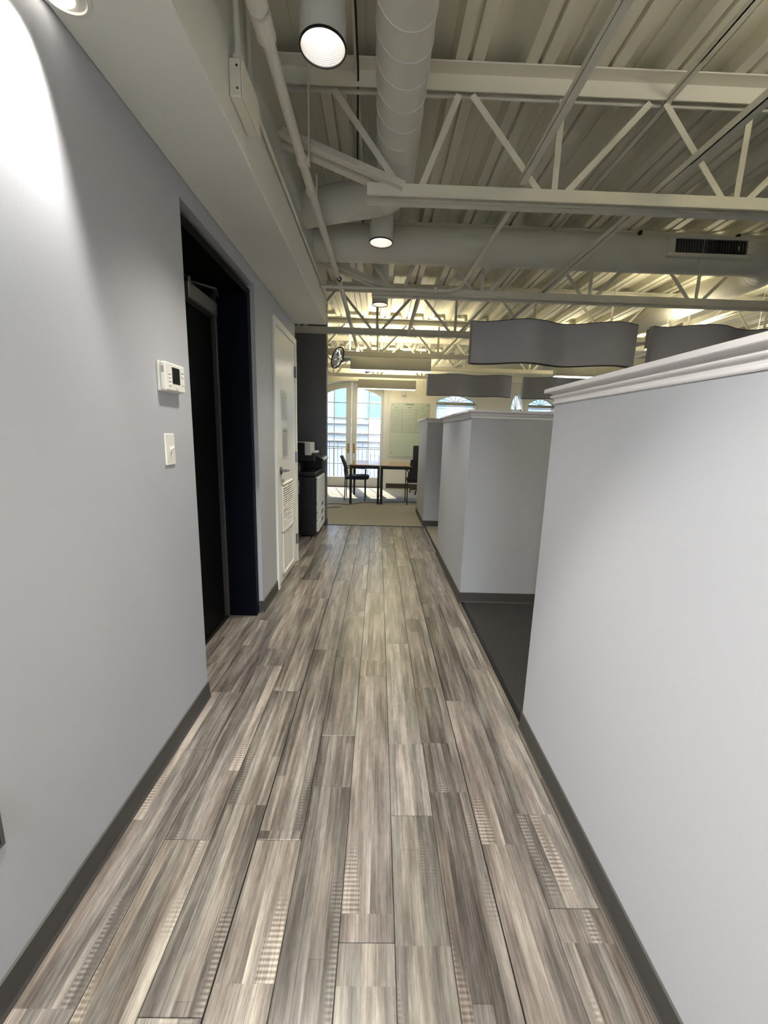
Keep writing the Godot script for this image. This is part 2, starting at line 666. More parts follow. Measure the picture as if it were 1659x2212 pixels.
func plank_mesh(parent: Node, x0: float, x1: float, z0: float, z1: float, variant: int, tint: Color, off: float, flip: bool) -> void:
	# z0 is the end nearest the viewer's back; UV runs along the length
	var g := 0.0007
	var bvl := 0.0013
	var st := ST()
	var a := Vector3(x0 + g, 0, z0 - g)
	var b := Vector3(x1 - g, 0, z1 + g)
	var full := 1.155
	var uv := func(p: Vector3) -> Vector2:
		var u := off + (z0 - p.z) / full
		var v := (p.x - x0) / (x1 - x0)
		if flip:
			v = 1.0 - v
		return Vector2(u, v * 0.98 + 0.01)
	var put := func(p: Vector3, n: Vector3) -> void:
		st.set_color(tint)
		st.set_uv(uv.call(p))
		st.set_normal(n)
		st.add_vertex(p)
	var ring0 := [Vector3(a.x + bvl, 0, a.z - bvl), Vector3(b.x - bvl, 0, a.z - bvl), Vector3(b.x - bvl, 0, b.z + bvl), Vector3(a.x + bvl, 0, b.z + bvl)]
	var ring1 := [Vector3(a.x, -bvl * 1.2, a.z), Vector3(b.x, -bvl * 1.2, a.z), Vector3(b.x, -bvl * 1.2, b.z), Vector3(a.x, -bvl * 1.2, b.z)]
	var ring2 := [Vector3(a.x, -0.006, a.z), Vector3(b.x, -0.006, a.z), Vector3(b.x, -0.006, b.z), Vector3(a.x, -0.006, b.z)]
	for i in [0, 1, 2, 0, 2, 3]:
		put.call(ring0[[0, 3, 2, 1][i]], Vector3.UP)
	var side := [Vector3.BACK, Vector3.RIGHT, Vector3.FORWARD, Vector3.LEFT]
	for k in 4:
		var m := (k + 1) % 4
		var q1 := [ring0[k], ring0[m], ring1[m], ring1[k]]
		var q2 := [ring1[k], ring1[m], ring2[m], ring2[k]]
		for i in [0, 1, 2, 0, 2, 3]:
			put.call(q1[i], (side[k] + Vector3.UP).normalized())
		for i in [0, 1, 2, 0, 2, 3]:
			put.call(q2[i], side[k])
	obj("plank", st, M["plank%d" % variant], parent)

func build_floor() -> void:
	var fl := room("floor", "grey brown wood look vinyl plank floor of the corridor")
	obj("subfloor", bx(Vector3(-1.30, -0.12, ZB - 0.2), Vector3(0.69, -0.006, ZF)), M.subfloor, fl)
	# seams measured from the photograph: planks 0.1425 wide, 1.155 long, end joints per column
	var joints := {-8: -1.2, -7: -1.75, -6: -1.439, -5: -1.07, -4: -1.828, -3: -1.072, -2: -1.528, -1: -0.809, 0: -1.161, 1: -1.495, 2: -1.773, 3: -0.889, 4: -1.32}
	for c in joints.keys():
		var x0: float = 0.075 + 0.1425 * c
		var x1: float = x0 + 0.1425
		var zend := -5.55
		var zstart := 3.9
		if x0 < -0.80:
			zstart = -1.765
			zend = -2.715
			x0 = max(x0, -1.058)
			if c == -8:
				x0 = -1.0655
		if c == 4:
			x1 = 0.672
		if c == -6:
			x0 = -0.788
		if c == -4 or c == 1:
			x1 -= 0.0012
		if c == -3 or c == 2:
			x0 += 0.0012
		var j: float = joints[c]
		var z: float = j + 1.155 * ceil((zstart - j) / 1.155)
		while z > zend:
			var za: float = min(z, zstart)
			var zb: float = max(z - 1.155, zend)
			if za - zb > 0.02:
				var tone := rng.randf_range(0.62, 1.02)
				var tint := Color(tone, tone * rng.randf_range(0.985, 1.012), tone * rng.randf_range(0.97, 1.02))
				plank_mesh(fl, x0, x1, za, zb, rng.randi_range(0, 5), tint, rng.randf(), rng.randf() < 0.5)
			z -= 1.155
	# the alcove's planks run on under the copier
	for c in range(-13, -5):
		var x0: float = 0.075 + 0.1425 * c
		var x1: float = x0 + 0.1425
		if x1 > XL:
			x1 = -0.788
		var z := -3.95 - rng.randf_range(0.1, 1.1)
		var za := -3.95
		while za > -5.5:
			var zb: float = max(z, -5.5)
			var tone := rng.randf_range(0.74, 1.1)
			plank_mesh(fl, x0, x1, za, zb, rng.randi_range(0, 5), Color(tone, tone, tone), rng.randf(), false)
			za = zb
			z -= 1.155
	obj("subfloor", bx(Vector3(-3.4, -0.12, -5.62), Vector3(-1.30, -0.006, -3.9)), M.subfloor, fl)
	# carpets
	obj("carpet", bx(Vector3(-3.3, -0.11, ZB), Vector3(0.69, 0.004, -5.55), 0.003), M.carpet, fl, "olive grey carpet of the far meeting area")
	obj("carpet", bx(Vector3(0.69, -0.12, ZB), Vector3(XE, 0.004, -4.28), 0.003), M.carpet, fl, "olive grey carpet right of the corridor's end")
	obj("carpet", bx(Vector3(0.69, -0.12, -4.28), Vector3(XE, 0.004, ZF), 0.003), M.carpet_dark, fl, "dark charcoal carpet in the opening between the partitions")
	obj("edge_strip", bx(Vector3(0.672, -0.05, -2.965), Vector3(0.694, 0.006, -1.585), 0.002), M.strip, fl, "black rubber strip between planks and dark carpet")
	obj("edge_strip", bx(Vector3(0.672, -0.05, -5.6), Vector3(0.694, 0.006, -4.25), 0.002), M.strip, fl)
	obj("edge_strip", bx(Vector3(-0.69, -0.05, -5.562), Vector3(0.672, 0.006, -5.54), 0.002), M.strip, fl)

func build_ceiling() -> void:
	var ce := room("ceiling", "ribbed metal roof deck painted cream above open steel trusses")
	# one rib: flat with a lap groove in its middle, then a deep trough; pitch 0.306, grooves measured at 0.352 + n 0.306
	var pitch := 0.306
	var d := 0.062
	var prof := [Vector2(-0.062, 0), Vector2(-0.010, 0), Vector2(-0.006, 0.024), Vector2(0.006, 0.024), Vector2(0.010, 0), Vector2(0.062, 0), Vector2(0.080, d), Vector2(0.145, d), Vector2(0.1455, d - 0.008), Vector2(0.160, d - 0.008), Vector2(0.1605, d), Vector2(0.226, d), Vector2(0.244, 0)]
	var ribs := int(ceil((XE + 0.1 + 3.4) / pitch)) + 1
	var start: float = 0.352 + pitch * floor((-3.4 - 0.352) / pitch)
	var k := 0
	while k < ribs:
		var st := ST()
		for q in 3:
			if k + q >= ribs:
				break
			var ox: float = start + pitch * (k + q)
			for i in prof.size() - 1:
				var a: Vector2 = prof[i]
				var b: Vector2 = prof[i + 1]
				var e := (b - a).normalized()
				var n := Vector3(e.y, -e.x, 0)
				quad(st, Vector3(ox + a.x, DECK + a.y, ZF), Vector3(ox + b.x, DECK + b.y, ZF), Vector3(ox + b.x, DECK + b.y, ZB), Vector3(ox + a.x, DECK + a.y, ZB), n)
		obj("deck_panel", st, M.deck, ce)
		k += 3
	obj("roof_slab", bx(Vector3(-3.5, 2.935, ZB - 0.3), Vector3(XE + 0.3, 3.1, ZF + 0.3)), M.roof, ce)

func build_left_doors() -> void:
	# dark door in its recess
	var dd := room("door_1", "black door at the back of a dark framed recess")
	var st := ST()
	box(st, Vector3(-1.06, 0.0, -2.715), Vector3(-0.812, 2.112, -2.655), 0.003)
	box(st, Vector3(-1.06, 0.0, -1.765), Vector3(-0.812, 2.112, -1.785), 0.0)
	obj("door_jamb", st, M.navy, dd, "very dark navy door jamb")
	obj("door_header", bx(Vector3(-1.06, 2.07, -2.655), Vector3(-0.812, 2.112, -1.785), 0.003), M.black_door, dd)
	obj("door_leaf", bx(Vector3(-1.055, 0.012, -2.60), Vector3(-1.012, 2.045, -1.80), 0.002), M.black_door, dd)
	st = ST()
	box(st, Vector3(-1.05, 0.0, -2.655), Vector3(-0.996, 2.07, -2.632), 0.002)
	obj("door_stop", st, M.grey_metal, dd, "thin grey strip at the door's edge")
	obj("threshold", bx(Vector3(-1.06, -0.002, -2.655), Vector3(-0.996, 0.008, -1.785), 0.002), M.strip, dd)
	var cl := obj("door_closer", bx(Vector3(-1.012, 1.905, -2.56), Vector3(-0.955, 1.985, -2.20), 0.006), M.grey_metal, dd, "grey metal door closer with folding arm")
	st = ST()
	bar(st, Vector3(-0.985, 2.0, -2.26), Vector3(-0.93, 2.03, -2.46), 0.022, 0.008, 0.001)
	bar(st, Vector3(-0.93, 2.035, -2.46), Vector3(-0.985, 2.045, -2.64), 0.022, 0.008, 0.001)
	tube(st, [Vector3(-0.985, 1.98, -2.26), Vector3(-0.985, 2.02, -2.26)], 0.013, 10)
	obj("closer_arm", st, M.grey_metal, cl)

	# white utility door
	var dw := room("door_2", "white door with a louvred vent and lever handle")
	st = ST()
	for zz in [-3.13, -3.885]:
		box(st, Vector3(XL - 0.01, 0.0, zz - 0.055), Vector3(XL + 0.016, 2.085, zz), 0.004)
	box(st, Vector3(XL - 0.01, 2.03, -3.885), Vector3(XL + 0.016, 2.085, -3.185), 0.004)
	obj("door_frame", st, M.door_white, dw)
	obj("door_leaf", bx(Vector3(XL - 0.02, 0.02, -3.880), Vector3(XL + 0.009, 2.025, -3.190), 0.002), M.door_white, dw)
	for y in [0.24, 1.03, 1.79]:
		st = ST()
		tube(st, [Vector3(XL + 0.022, y - 0.05, -3.872), Vector3(XL + 0.022, y + 0.05, -3.872)], 0.008, 10)
		box(st, Vector3(XL + 0.009, y - 0.05, -3.868), Vector3(XL + 0.014, y + 0.05, -3.835))
		obj("hinge", st, M.chrome, dw)
	st = ST()
	var face := Transform3D(Basis(Vector3.FORWARD, Vector3.RIGHT, Vector3.UP * -1.0), Vector3(XL + 0.009, 0.955, -3.27))
	lathe(st, [Vector2(0.033, 0.0), Vector2(0.033, 0.006), Vector2(0.028, 0.011), Vector2(0.012, 0.013), Vector2(0.011, 0.045), Vector2(0.0, 0.046)], 24, face)
	tube(st, [Vector3(XL + 0.05, 0.955, -3.26), Vector3(XL + 0.056, 0.955, -3.30), Vector3(XL + 0.054, 0.951, -3.36), Vector3(XL + 0.05, 0.948, -3.395)], 0.010, 10, true, 0.007)
	obj("door_handle", st, M.nickel, dw, "satin lever handle on a round rose")
	# louvre grille: frame, two columns of slats, plain lower panel
	var lv := ST()
	var z0 := -3.285
	var z1 := -3.70
	for q in [[0.07, 0.845, z0, z0 - 0.022], [0.07, 0.845, z1 + 0.022, z1]]:
		box(lv, Vector3(XL + 0.009, q[0], q[3]), Vector3(XL + 0.022, q[1], q[2]), 0.004)
	for y in [0.07, 0.43, 0.823]:
		box(lv, Vector3(XL + 0.009, y, z1), Vector3(XL + 0.022, y + 0.022, z0), 0.004)
	box(lv, Vector3(XL + 0.009, 0.07, -3.497), Vector3(XL + 0.016, 0.845, -3.488))
	var grille := obj("vent_frame", lv, M.door_white, dw, "white louvred vent grille low on the door")
	obj("vent_back", bx(Vector3(XL + 0.008, 0.45, z1 + 0.02), Vector3(XL + 0.0095, 0.825, z0 - 0.02)), M.black, grille, "dark gap behind the slats")
	for k in 19:
		var y := 0.465 + k * 0.0192
		for q in [[z0 - 0.022, -3.488], [-3.497, z1 + 0.022]]:
			st = ST()
			var t := Transform3D(Basis(Vector3.BACK, -0.5), Vector3(XL + 0.0165, y, (q[0] + q[1]) / 2))
			box(st, Vector3(-0.0085, -0.0014, -abs(q[0] - q[1]) / 2), Vector3(0.0085, 0.0014, abs(q[0] - q[1]) / 2), 0.0, t)
			obj("slat", st, M.white, grille)
	for q in [[z0 - 0.030, -3.480], [-3.505, z1 + 0.030]]:
		obj("vent_panel", bx(Vector3(XL + 0.009, 0.098, q[1]), Vector3(XL + 0.013, 0.425, q[0]), 0.003), M.door_white, grille)
	# two framed notices on the door
	for q in [[1.345, 1.59, "upper"], [1.045, 1.295, "lower"]]:
		var np := thing("door_notice", "%s of two small printed notices in clear sleeves on the white door" % q[2], "notice", Vector3(XL + 0.010, (q[0] + q[1]) / 2, -3.43), 0.0, "notices on the white door")
		var hh: float = (q[1] - q[0]) / 2
		obj("sleeve", bx(Vector3(-0.001, -hh, -0.098), Vector3(0.002, hh, 0.098)), M.plastic, np)
		st = ST()
		var c := [Vector3(0.0028, -hh + 0.012, 0.088), Vector3(0.0028, -hh + 0.012, -0.088), Vector3(0.0028, hh - 0.012, -0.088), Vector3(0.0028, hh - 0.012, 0.088)]
		var uvs := [Vector2(0, 1), Vector2(1, 1), Vector2(1, 0), Vector2(0, 0)]
		for i in [0, 2, 1, 0, 3, 2]:
			st.set_normal(Vector3.RIGHT)
			st.set_uv(uvs[i])
			st.add_vertex(c[i])
		obj("sheet", st, M.paper, np)

func arc_y(x: float, c: float, top: float, k: float) -> float:
	return top - k * (x - c) * (x - c)

func arch_fill(st: SurfaceTool, x0: float, x1: float, ylow: Callable, ytop: Callable, z0: float, z1: float, n := 12) -> void:
	# solid between two curves of x
	for i in n:
		var a := lerpf(x0, x1, float(i) / n)
		var b := lerpf(x0, x1, float(i + 1) / n)
		var poly := PackedVector2Array([Vector2(a, ylow.call(a)), Vector2(b, ylow.call(b)), Vector2(b, ytop.call(b)), Vector2(a, ytop.call(a))])
		prism(st, poly, z1 - z0, Transform3D(Basis.IDENTITY, Vector3(0, 0, z0)))

func build_back_wall() -> void:
	var zb := ZB
	var st := ST()
	var z0 := zb - 0.22
	# openings: x0, x1, bottom, spring, apex
	var holes := [[-1.40, 0.13, 0.0, 2.28, 2.41], [1.30, 2.20, 0.85, 2.04, 2.185], [3.02, 3.29, 0.85, 1.92, 2.25], [3.42, 4.02, 0.85, 2.03, 2.17], [5.2, 6.1, 0.85, 2.04, 2.185], [7.0, 7.9, 0.85, 2.04, 2.185]]
	var at := -3.4
	for h in holes:
		box(st, Vector3(at, -0.1, z0), Vector3(h[0], 3.0, zb))
		var mid: float = (h[0] + h[1]) / 2
		var half: float = (h[1] - h[0]) / 2
		var kk: float = (h[4] - h[3]) / (half * half)
		arch_fill(st, h[0], h[1], func(x: float) -> float: return h[3] + (h[4] - h[3]) * sqrt(max(0.0, 1.0 - pow((x - mid) / half, 2.0))) if half < 0.2 else h[4] - kk * (x - mid) * (x - mid), func(_x: float) -> float: return 3.0, z0, zb)
		box(st, Vector3(h[0], -0.1, z0), Vector3(h[1], h[2], zb))
		at = h[1]
	box(st, Vector3(at, -0.1, z0), Vector3(XE + 0.2, 3.0, zb))
	struct("wall_back", st, M.cream, "pale end wall with arched doors and windows")
	st = ST()
	box(st, Vector3(0.13, 0.0, zb), Vector3(XE, 0.115, zb + 0.012), 0.003)
	box(st, Vector3(-3.25, 0.0, zb), Vector3(-1.40, 0.115, zb + 0.012), 0.003)
	struct("baseboard_back", st, M.threshold)
	# arched head trim over the doors
	st = ST()
	arch_fill(st, -1.46, 0.19, func(x: float) -> float: return 2.41 - 0.24 * (x + 0.635) * (x + 0.635), func(x: float) -> float: return 2.435 - 0.24 * (x + 0.635) * (x + 0.635), zb, zb + 0.05, 20)
	struct("trim_2", st, M.white, "white arched drip trim over the glazed doors")
	# double glazed doors
	var fd := room("door_3", "pair of arched white glazed doors to the balcony")
	for s in [-1.0, 1.0]:
		var leaf := ST()
		var xa: float = -0.635 + s * 0.006
		var zz := zb - 0.10
		var z1 := zb - 0.055
		var X := func(o: float) -> float: return -0.635 + s * o
		# stiles, bottom rail, arched top rail
		for q in [[0.004, 0.125], [0.672, 0.765]]:
			var a: float = min(X.call(q[0]), X.call(q[1]))
			var b: float = max(X.call(q[0]), X.call(q[1]))
			arch_fill(leaf, a, b, func(_x: float) -> float: return 0.015, func(x: float) -> float: return 2.405 - 0.24 * (x + 0.635) * (x + 0.635), zz, z1, 3)
		var ga: float = min(X.call(0.125), X.call(0.672))
		var gb: float = max(X.call(0.125), X.call(0.672))
		box(leaf, Vector3(ga, 0.015, zz), Vector3(gb, 0.235, z1))
		arch_fill(leaf, ga, gb, func(x: float) -> float: return 2.272 - 0.41 * (x + 0.635) * (x + 0.635), func(x: float) -> float: return 2.405 - 0.24 * (x + 0.635) * (x + 0.635), zz, z1, 8)
		var lf := obj("door_leaf", leaf, M.white, fd)
		var mt := ST()
		var mid := (ga + gb) / 2
		box(mt, Vector3(mid - 0.009, 0.235, zz + 0.008), Vector3(mid + 0.009, 2.23, z1 - 0.008))
		for y in [0.55, 0.894, 1.243, 1.598, 1.938]:
			box(mt, Vector3(ga, y - 0.009, zz + 0.010), Vector3(gb, y + 0.009, z1 - 0.010))
		obj("muntin", mt, M.white, lf)
		var ys := [0.235, 0.55, 0.894, 1.243, 1.598, 1.938, 2.20]
		for c in 2:
			for r in 6:
				var pa: float = ga if c == 0 else mid + 0.009
				var pb: float = mid - 0.009 if c == 0 else gb
				var pane := ST()
				if r < 5:
					box(pane, Vector3(pa, ys[r] + 0.009, zz + 0.02), Vector3(pb, ys[r + 1] - 0.009, zz + 0.024))
				else:
					arch_fill(pane, pa, pb, func(_x: float) -> float: return 1.947, func(x: float) -> float: return 2.272 - 0.41 * (x + 0.635) * (x + 0.635), zz + 0.02, zz + 0.024, 3)
				obj("pane", pane, M.glass, lf)
		# brass handle set
		var hd := ST()
		var hx: float = -0.635 + s * 0.065
		box(hd, Vector3(hx - 0.02, 0.80, z1), Vector3(hx + 0.02, 1.02, z1 + 0.008), 0.003)
		tube(hd, [Vector3(hx, 0.90, z1), Vector3(hx, 0.90, z1 + 0.05), Vector3(hx + s * 0.05, 0.895, z1 + 0.055), Vector3(hx + s * 0.10, 0.885, z1 + 0.05)], 0.009, 8)
		lathe(hd, [Vector2(0.0, 0.016), Vector2(0.016, 0.010), Vector2(0.02, 0.0)], 12, Transform3D(Basis(Vector3.RIGHT, PI / 2), Vector3(hx, 0.985, z1 + 0.008)), true)
		obj("door_handle", hd, M.brass, fd, "brass lever handle")
		if s > 0:
			for y in [0.93, 1.525, 2.11]:
				var hg := ST()
				tube(hg, [Vector3(0.133, y - 0.06, z1 + 0.012), Vector3(0.133, y + 0.06, z1 + 0.012)], 0.011, 8)
				obj("hinge", hg, M.grey_metal, fd)
	# side jambs and threshold
	st = ST()
	box(st, Vector3(0.10, 0.0, zb - 0.12), Vector3(0.20, 2.29, zb + 0.02), 0.004)
	box(st, Vector3(-1.47, 0.0, zb - 0.12), Vector3(-1.37, 2.29, zb + 0.02), 0.004)
	obj("door_frame", st, M.white, fd)
	obj("threshold", bx(Vector3(-1.40, -0.01, zb - 0.2), Vector3(0.13, 0.012, zb + 0.04), 0.004), M.threshold, fd)
	# windows with blinds
	var wn := 1
	for h in [[1.30, 2.20, 2.04, 2.185, true], [3.02, 3.29, 1.92, 2.25, false], [3.42, 4.02, 2.03, 2.17, true], [5.2, 6.1, 2.04, 2.185, false]]:
		var w := room("window_%d" % wn, ["arched window with white slatted blinds above the second partition", "narrow arched window with radial bars", "wide arched window with a grey valance", ""][wn - 1])
		wn += 1
		var mid: float = (h[0] + h[1]) / 2
		var half: float = (h[1] - h[0]) / 2
		var kk: float = (h[3] - h[2]) / (half * half)
		st = ST()
		var zz := zb - 0.13
		for x in [h[0], h[1] - 0.035]:
			box(st, Vector3(x, 0.85, zz), Vector3(x + 0.035, h[2] - 0.01, zz + 0.05))
		box(st, Vector3(h[0], 0.85, zz), Vector3(h[1], 0.90, zz + 0.05))
		box(st, Vector3(h[0], h[2] - 0.045, zz), Vector3(h[1], h[2] - 0.015, zz + 0.05))
		arch_fill(st, h[0], h[1], func(x: float) -> float: return h[3] - 0.03 - kk * (x - mid) * (x - mid), func(x: float) -> float: return h[3] - kk * (x - mid) * (x - mid), zz, zz + 0.05, 10)
		for a in [0.55, 1.1, 1.57, 2.04, 2.6]:
			bar(st, Vector3(mid, h[2] - 0.02, zz + 0.025), Vector3(mid + cos(a) * half * 0.86, h[2] - 0.02 + sin(a) * (h[3] - h[2]), zz + 0.025), 0.012, 0.012)
		obj("window_frame", st, M.white, w)
		obj("pane", bx(Vector3(h[0] + 0.03, 0.90, zz + 0.02), Vector3(h[1] - 0.03, h[2] - 0.045, zz + 0.024)), M.glass, w)
		st = ST()
		arch_fill(st, h[0] + 0.02, h[1] - 0.02, func(_x: float) -> float: return h[2] - 0.02, func(x: float) -> float: return h[3] - 0.02 - kk * (x - mid) * (x - mid), zz + 0.02, zz + 0.024, 8)
		obj("arched_pane", st, M.glass, w)
		if h[4]:
			obj("valance", bx(Vector3(h[0] + 0.01, 1.945, zb - 0.05), Vector3(h[1] - 0.01, 2.005, zb + 0.005), 0.004), M.valance, w, "grey blind headrail")
			for k in 22:
				var y := 1.925 - k * 0.047
				st = ST()
				box(st, Vector3(h[0] + 0.015, -0.0015, -0.024), Vector3(h[1] - 0.015, 0.0015, 0.024), 0.0, Transform3D(Basis(Vector3.RIGHT, 0.45), Vector3(0, y, zb - 0.03)))
				obj("slat", st, M.blind, w)

func partition(label: String, outline: Array, h: float) -> void:
	# outline: corners in plan, walked with the outside on the right
	var lo := Vector2(1e9, 1e9)
	for p in outline:
		lo.x = min(lo.x, p.x)
		lo.y = min(lo.y, p.y)
	var t := thing("partition_wall", label, "partition", Vector3(outline[0].x, 0, outline[0].y), 0.0, "half height partition walls")
	var loc := []
	for p in outline:
		loc.append(p - outline[0])
	var st := ST()
	ring_sweep(st, loc, [Vector2(0, 0), Vector2(0, h - 0.03)])
	var poly := PackedVector2Array(loc)
	var idx := Geometry2D.triangulate_polygon(poly)
	for i in range(0, idx.size(), 3):
		for y in [0.0, h - 0.03]:
			tri(st, Vector3(poly[idx[i]].x, y, poly[idx[i]].y), Vector3(poly[idx[i + 1]].x, y, poly[idx[i + 1]].y), Vector3(poly[idx[i + 2]].x, y, poly[idx[i + 2]].y), Vector3.UP if y > 0 else Vector3.DOWN)
	obj("panel", st, M.wall, t)
	# crown moulding: cove, bead, cove, flat fascia, top board
	var prof := [Vector2(0.0, h - 0.058), Vector2(0.004, h - 0.058), Vector2(0.0065, h - 0.055), Vector2(0.007, h - 0.051), Vector2(0.0055, h - 0.048), Vector2(0.002, h - 0.047), Vector2(0.003, h - 0.041), Vector2(0.007, h - 0.0365), Vector2(0.013, h - 0.035), Vector2(0.0155, h - 0.032), Vector2(0.0155, h - 0.029), Vector2(0.013, h - 0.027), Vector2(0.009, h - 0.0265), Vector2(0.011, h - 0.021), Vector2(0.018, h - 0.0175), Vector2(0.031, h - 0.0165), Vector2(0.033, h - 0.0145), Vector2(0.033, h - 0.004), Vector2(0.031, h - 0.001), Vector2(0.028, h), Vector2(-0.02, h)]
	st = ST()
	ring_sweep(st, loc, prof)
	for i in range(0, idx.size(), 3):
		tri(st, Vector3(poly[idx[i]].x, h - 0.0005, poly[idx[i]].y), Vector3(poly[idx[i + 1]].x, h - 0.0005, poly[idx[i + 1]].y), Vector3(poly[idx[i + 2]].x, h - 0.0005, poly[idx[i + 2]].y), Vector3.UP)
	obj("cap_moulding", st, M.cap, t, "white stepped cap moulding")
	st = ST()
	ring_sweep(st, loc, [Vector2(0.0, 0.004), Vector2(0.011, 0.004), Vector2(0.007, 0.012), Vector2(0.005, 0.078), Vector2(0.0, 0.081)])
	obj("baseboard", st, M.base, t, "dark vinyl baseboard")

func build_partitions() -> void:
	partition("nearest grey half height partition with white cap, filling the right edge", [Vector2(XR, -1.59), Vector2(XR, 2.4), Vector2(XR + 0.12, 2.4), Vector2(XR + 0.12, -1.59)].map(func(p): return p), 1.455)
	partition("middle grey partition behind the dark carpet opening, facing the camera with its end", [Vector2(0.66, -4.25), Vector2(0.66, -2.97), Vector2(2.6, -2.97), Vector2(2.6, -3.09), Vector2(0.78, -3.09), Vector2(0.78, -4.25)].map(func(p): return p), 1.452)
	partition("farthest small grey partition beside the black office chair", [Vector2(0.656, -6.68), Vector2(0.656, -5.61), Vector2(2.4, -5.61), Vector2(2.4, -5.73), Vector2(0.776, -5.73), Vector2(0.776, -6.68)].map(func(p): return p), 1.49)

func truss(label: String, z: float, x0: float, seated: bool) -> Node3D:
	# seated: the bottom chord stops short of the soffit and a slanting bar rises to the wall seat
	var t := thing("roof_truss", label, "truss", Vector3(0, 0, z), 0.0, "open web roof trusses")
	t.set_meta("kindname", "roof_truss")
	var x1 := XE
	var st := ST()
	for s in [-1.0, 1.0]:
		angle_iron(st, Vector3(x0, 2.863, s * 0.018), Vector3(x1, 2.863, s * 0.018), 0.068, 0.006, Vector3(0, -1, 0), Vector3(0, 0, s))
	obj("top_chord", st, M.steel, t)
	st = ST()
	# two angles side by side with a gap; the heel edges are slim, the flats stand upright
	var bl: float = -0.085 if seated else x0
	for s in [-1.0, 1.0]:
		var z0: float = 0.020 if s > 0.0 else -0.014
		box(st, Vector3(bl, 2.362, min(z0, z0 + s * 0.006)), Vector3(x1, 2.418, max(z0, z0 + s * 0.006)), 0.001)
		var w: float = 0.014 if s > 0.0 else 0.050
		box(st, Vector3(bl, 2.362, min(z0, z0 + s * w)), Vector3(x1, 2.368, max(z0, z0 + s * w)), 0.001)
	obj("bottom_chord", st, M.steel, t)
	var webs := []
	if seated:
		st = ST()
		for s in [-1.0, 1.0]:
			angle_iron(st, Vector3(x0, 2.585, s * 0.010), Vector3(0.08, 2.385, s * 0.010), 0.05, 0.006, Vector3(0.33, 0.944, 0), Vector3(0, 0, s))
		obj("end_web", st, M.steel, t)
		webs = [[-0.245, 2.79, 0.075, 2.40], [0.325, 2.79, 0.165, 2.40], [0.385, 2.79, 0.74, 2.40]]
	var x := 0.80
	if not seated:
		x = -0.05
		while x - 0.875 > x0 + 0.45:
			x -= 0.875
	while x < x1 - 0.5:
		webs.append([x, 2.79, x, 2.40])
		webs.append([x + 0.405, 2.79, x + 0.045, 2.40])
		if x + 0.8 < x1:
			webs.append([x + 0.475, 2.79, x + 0.82, 2.40])
		x += 0.875
	for w in webs:
		st = ST()
		var a := Vector3(w[0], w[1], 0)
		var b := Vector3(w[2], w[3], 0)
		var d := (b - a).normalized()
		var n := Vector3(d.y, -d.x, 0)
		angle_iron(st, a - n * 0.014 + Vector3(0, 0, 0.012), b - n * 0.014 + Vector3(0, 0, 0.012), 0.028, 0.004, n, Vector3(0, 0, -1))
		obj("web", st, M.steel, t)
	return t

func build_trusses() -> void:
	var t := truss("nearest roof truss, its chord crossing just above the first pendant lamps", -2.18, -0.49, true)
	dup(t, "second roof truss from the camera, behind the wide cross duct", Vector3(0, 0, -3.56), 0.0)
	truss("third roof truss from the camera, its lower chord running across the dark alcove wall", -4.87, -1.8, false)
	var f := truss("fourth roof truss, above the round convex mirror", -6.22, -3.25, false)
	dup(f, "fifth roof truss, above the first straight pendant light", Vector3(0, 0, -7.35), 0.0)
	dup(f, "farthest roof truss, close to the end wall", Vector3(0, 0, -8.45), 0.0)

func bend(p0: Vector3, corner: Vector3, p1: Vector3, r: float, n := 10) -> Array:
	# straight, arc, straight
	var d0 := (corner - p0).normalized()
	var d1 := (p1 - corner).normalized()
	var ang := d0.angle_to(d1)
	var cut := r * tan(ang / 2)
	var a := corner - d0 * cut
	var b := corner + d1 * cut
	var side := (d1 - d0 * d0.dot(d1)).normalized()
	var c := a + side * r
	var out := [p0]
	for i in n + 1:
		var f := ang * i / n
		out.append(c - side * r * cos(f) + d0 * r * sin(f))
	out.append(p1)
	return out

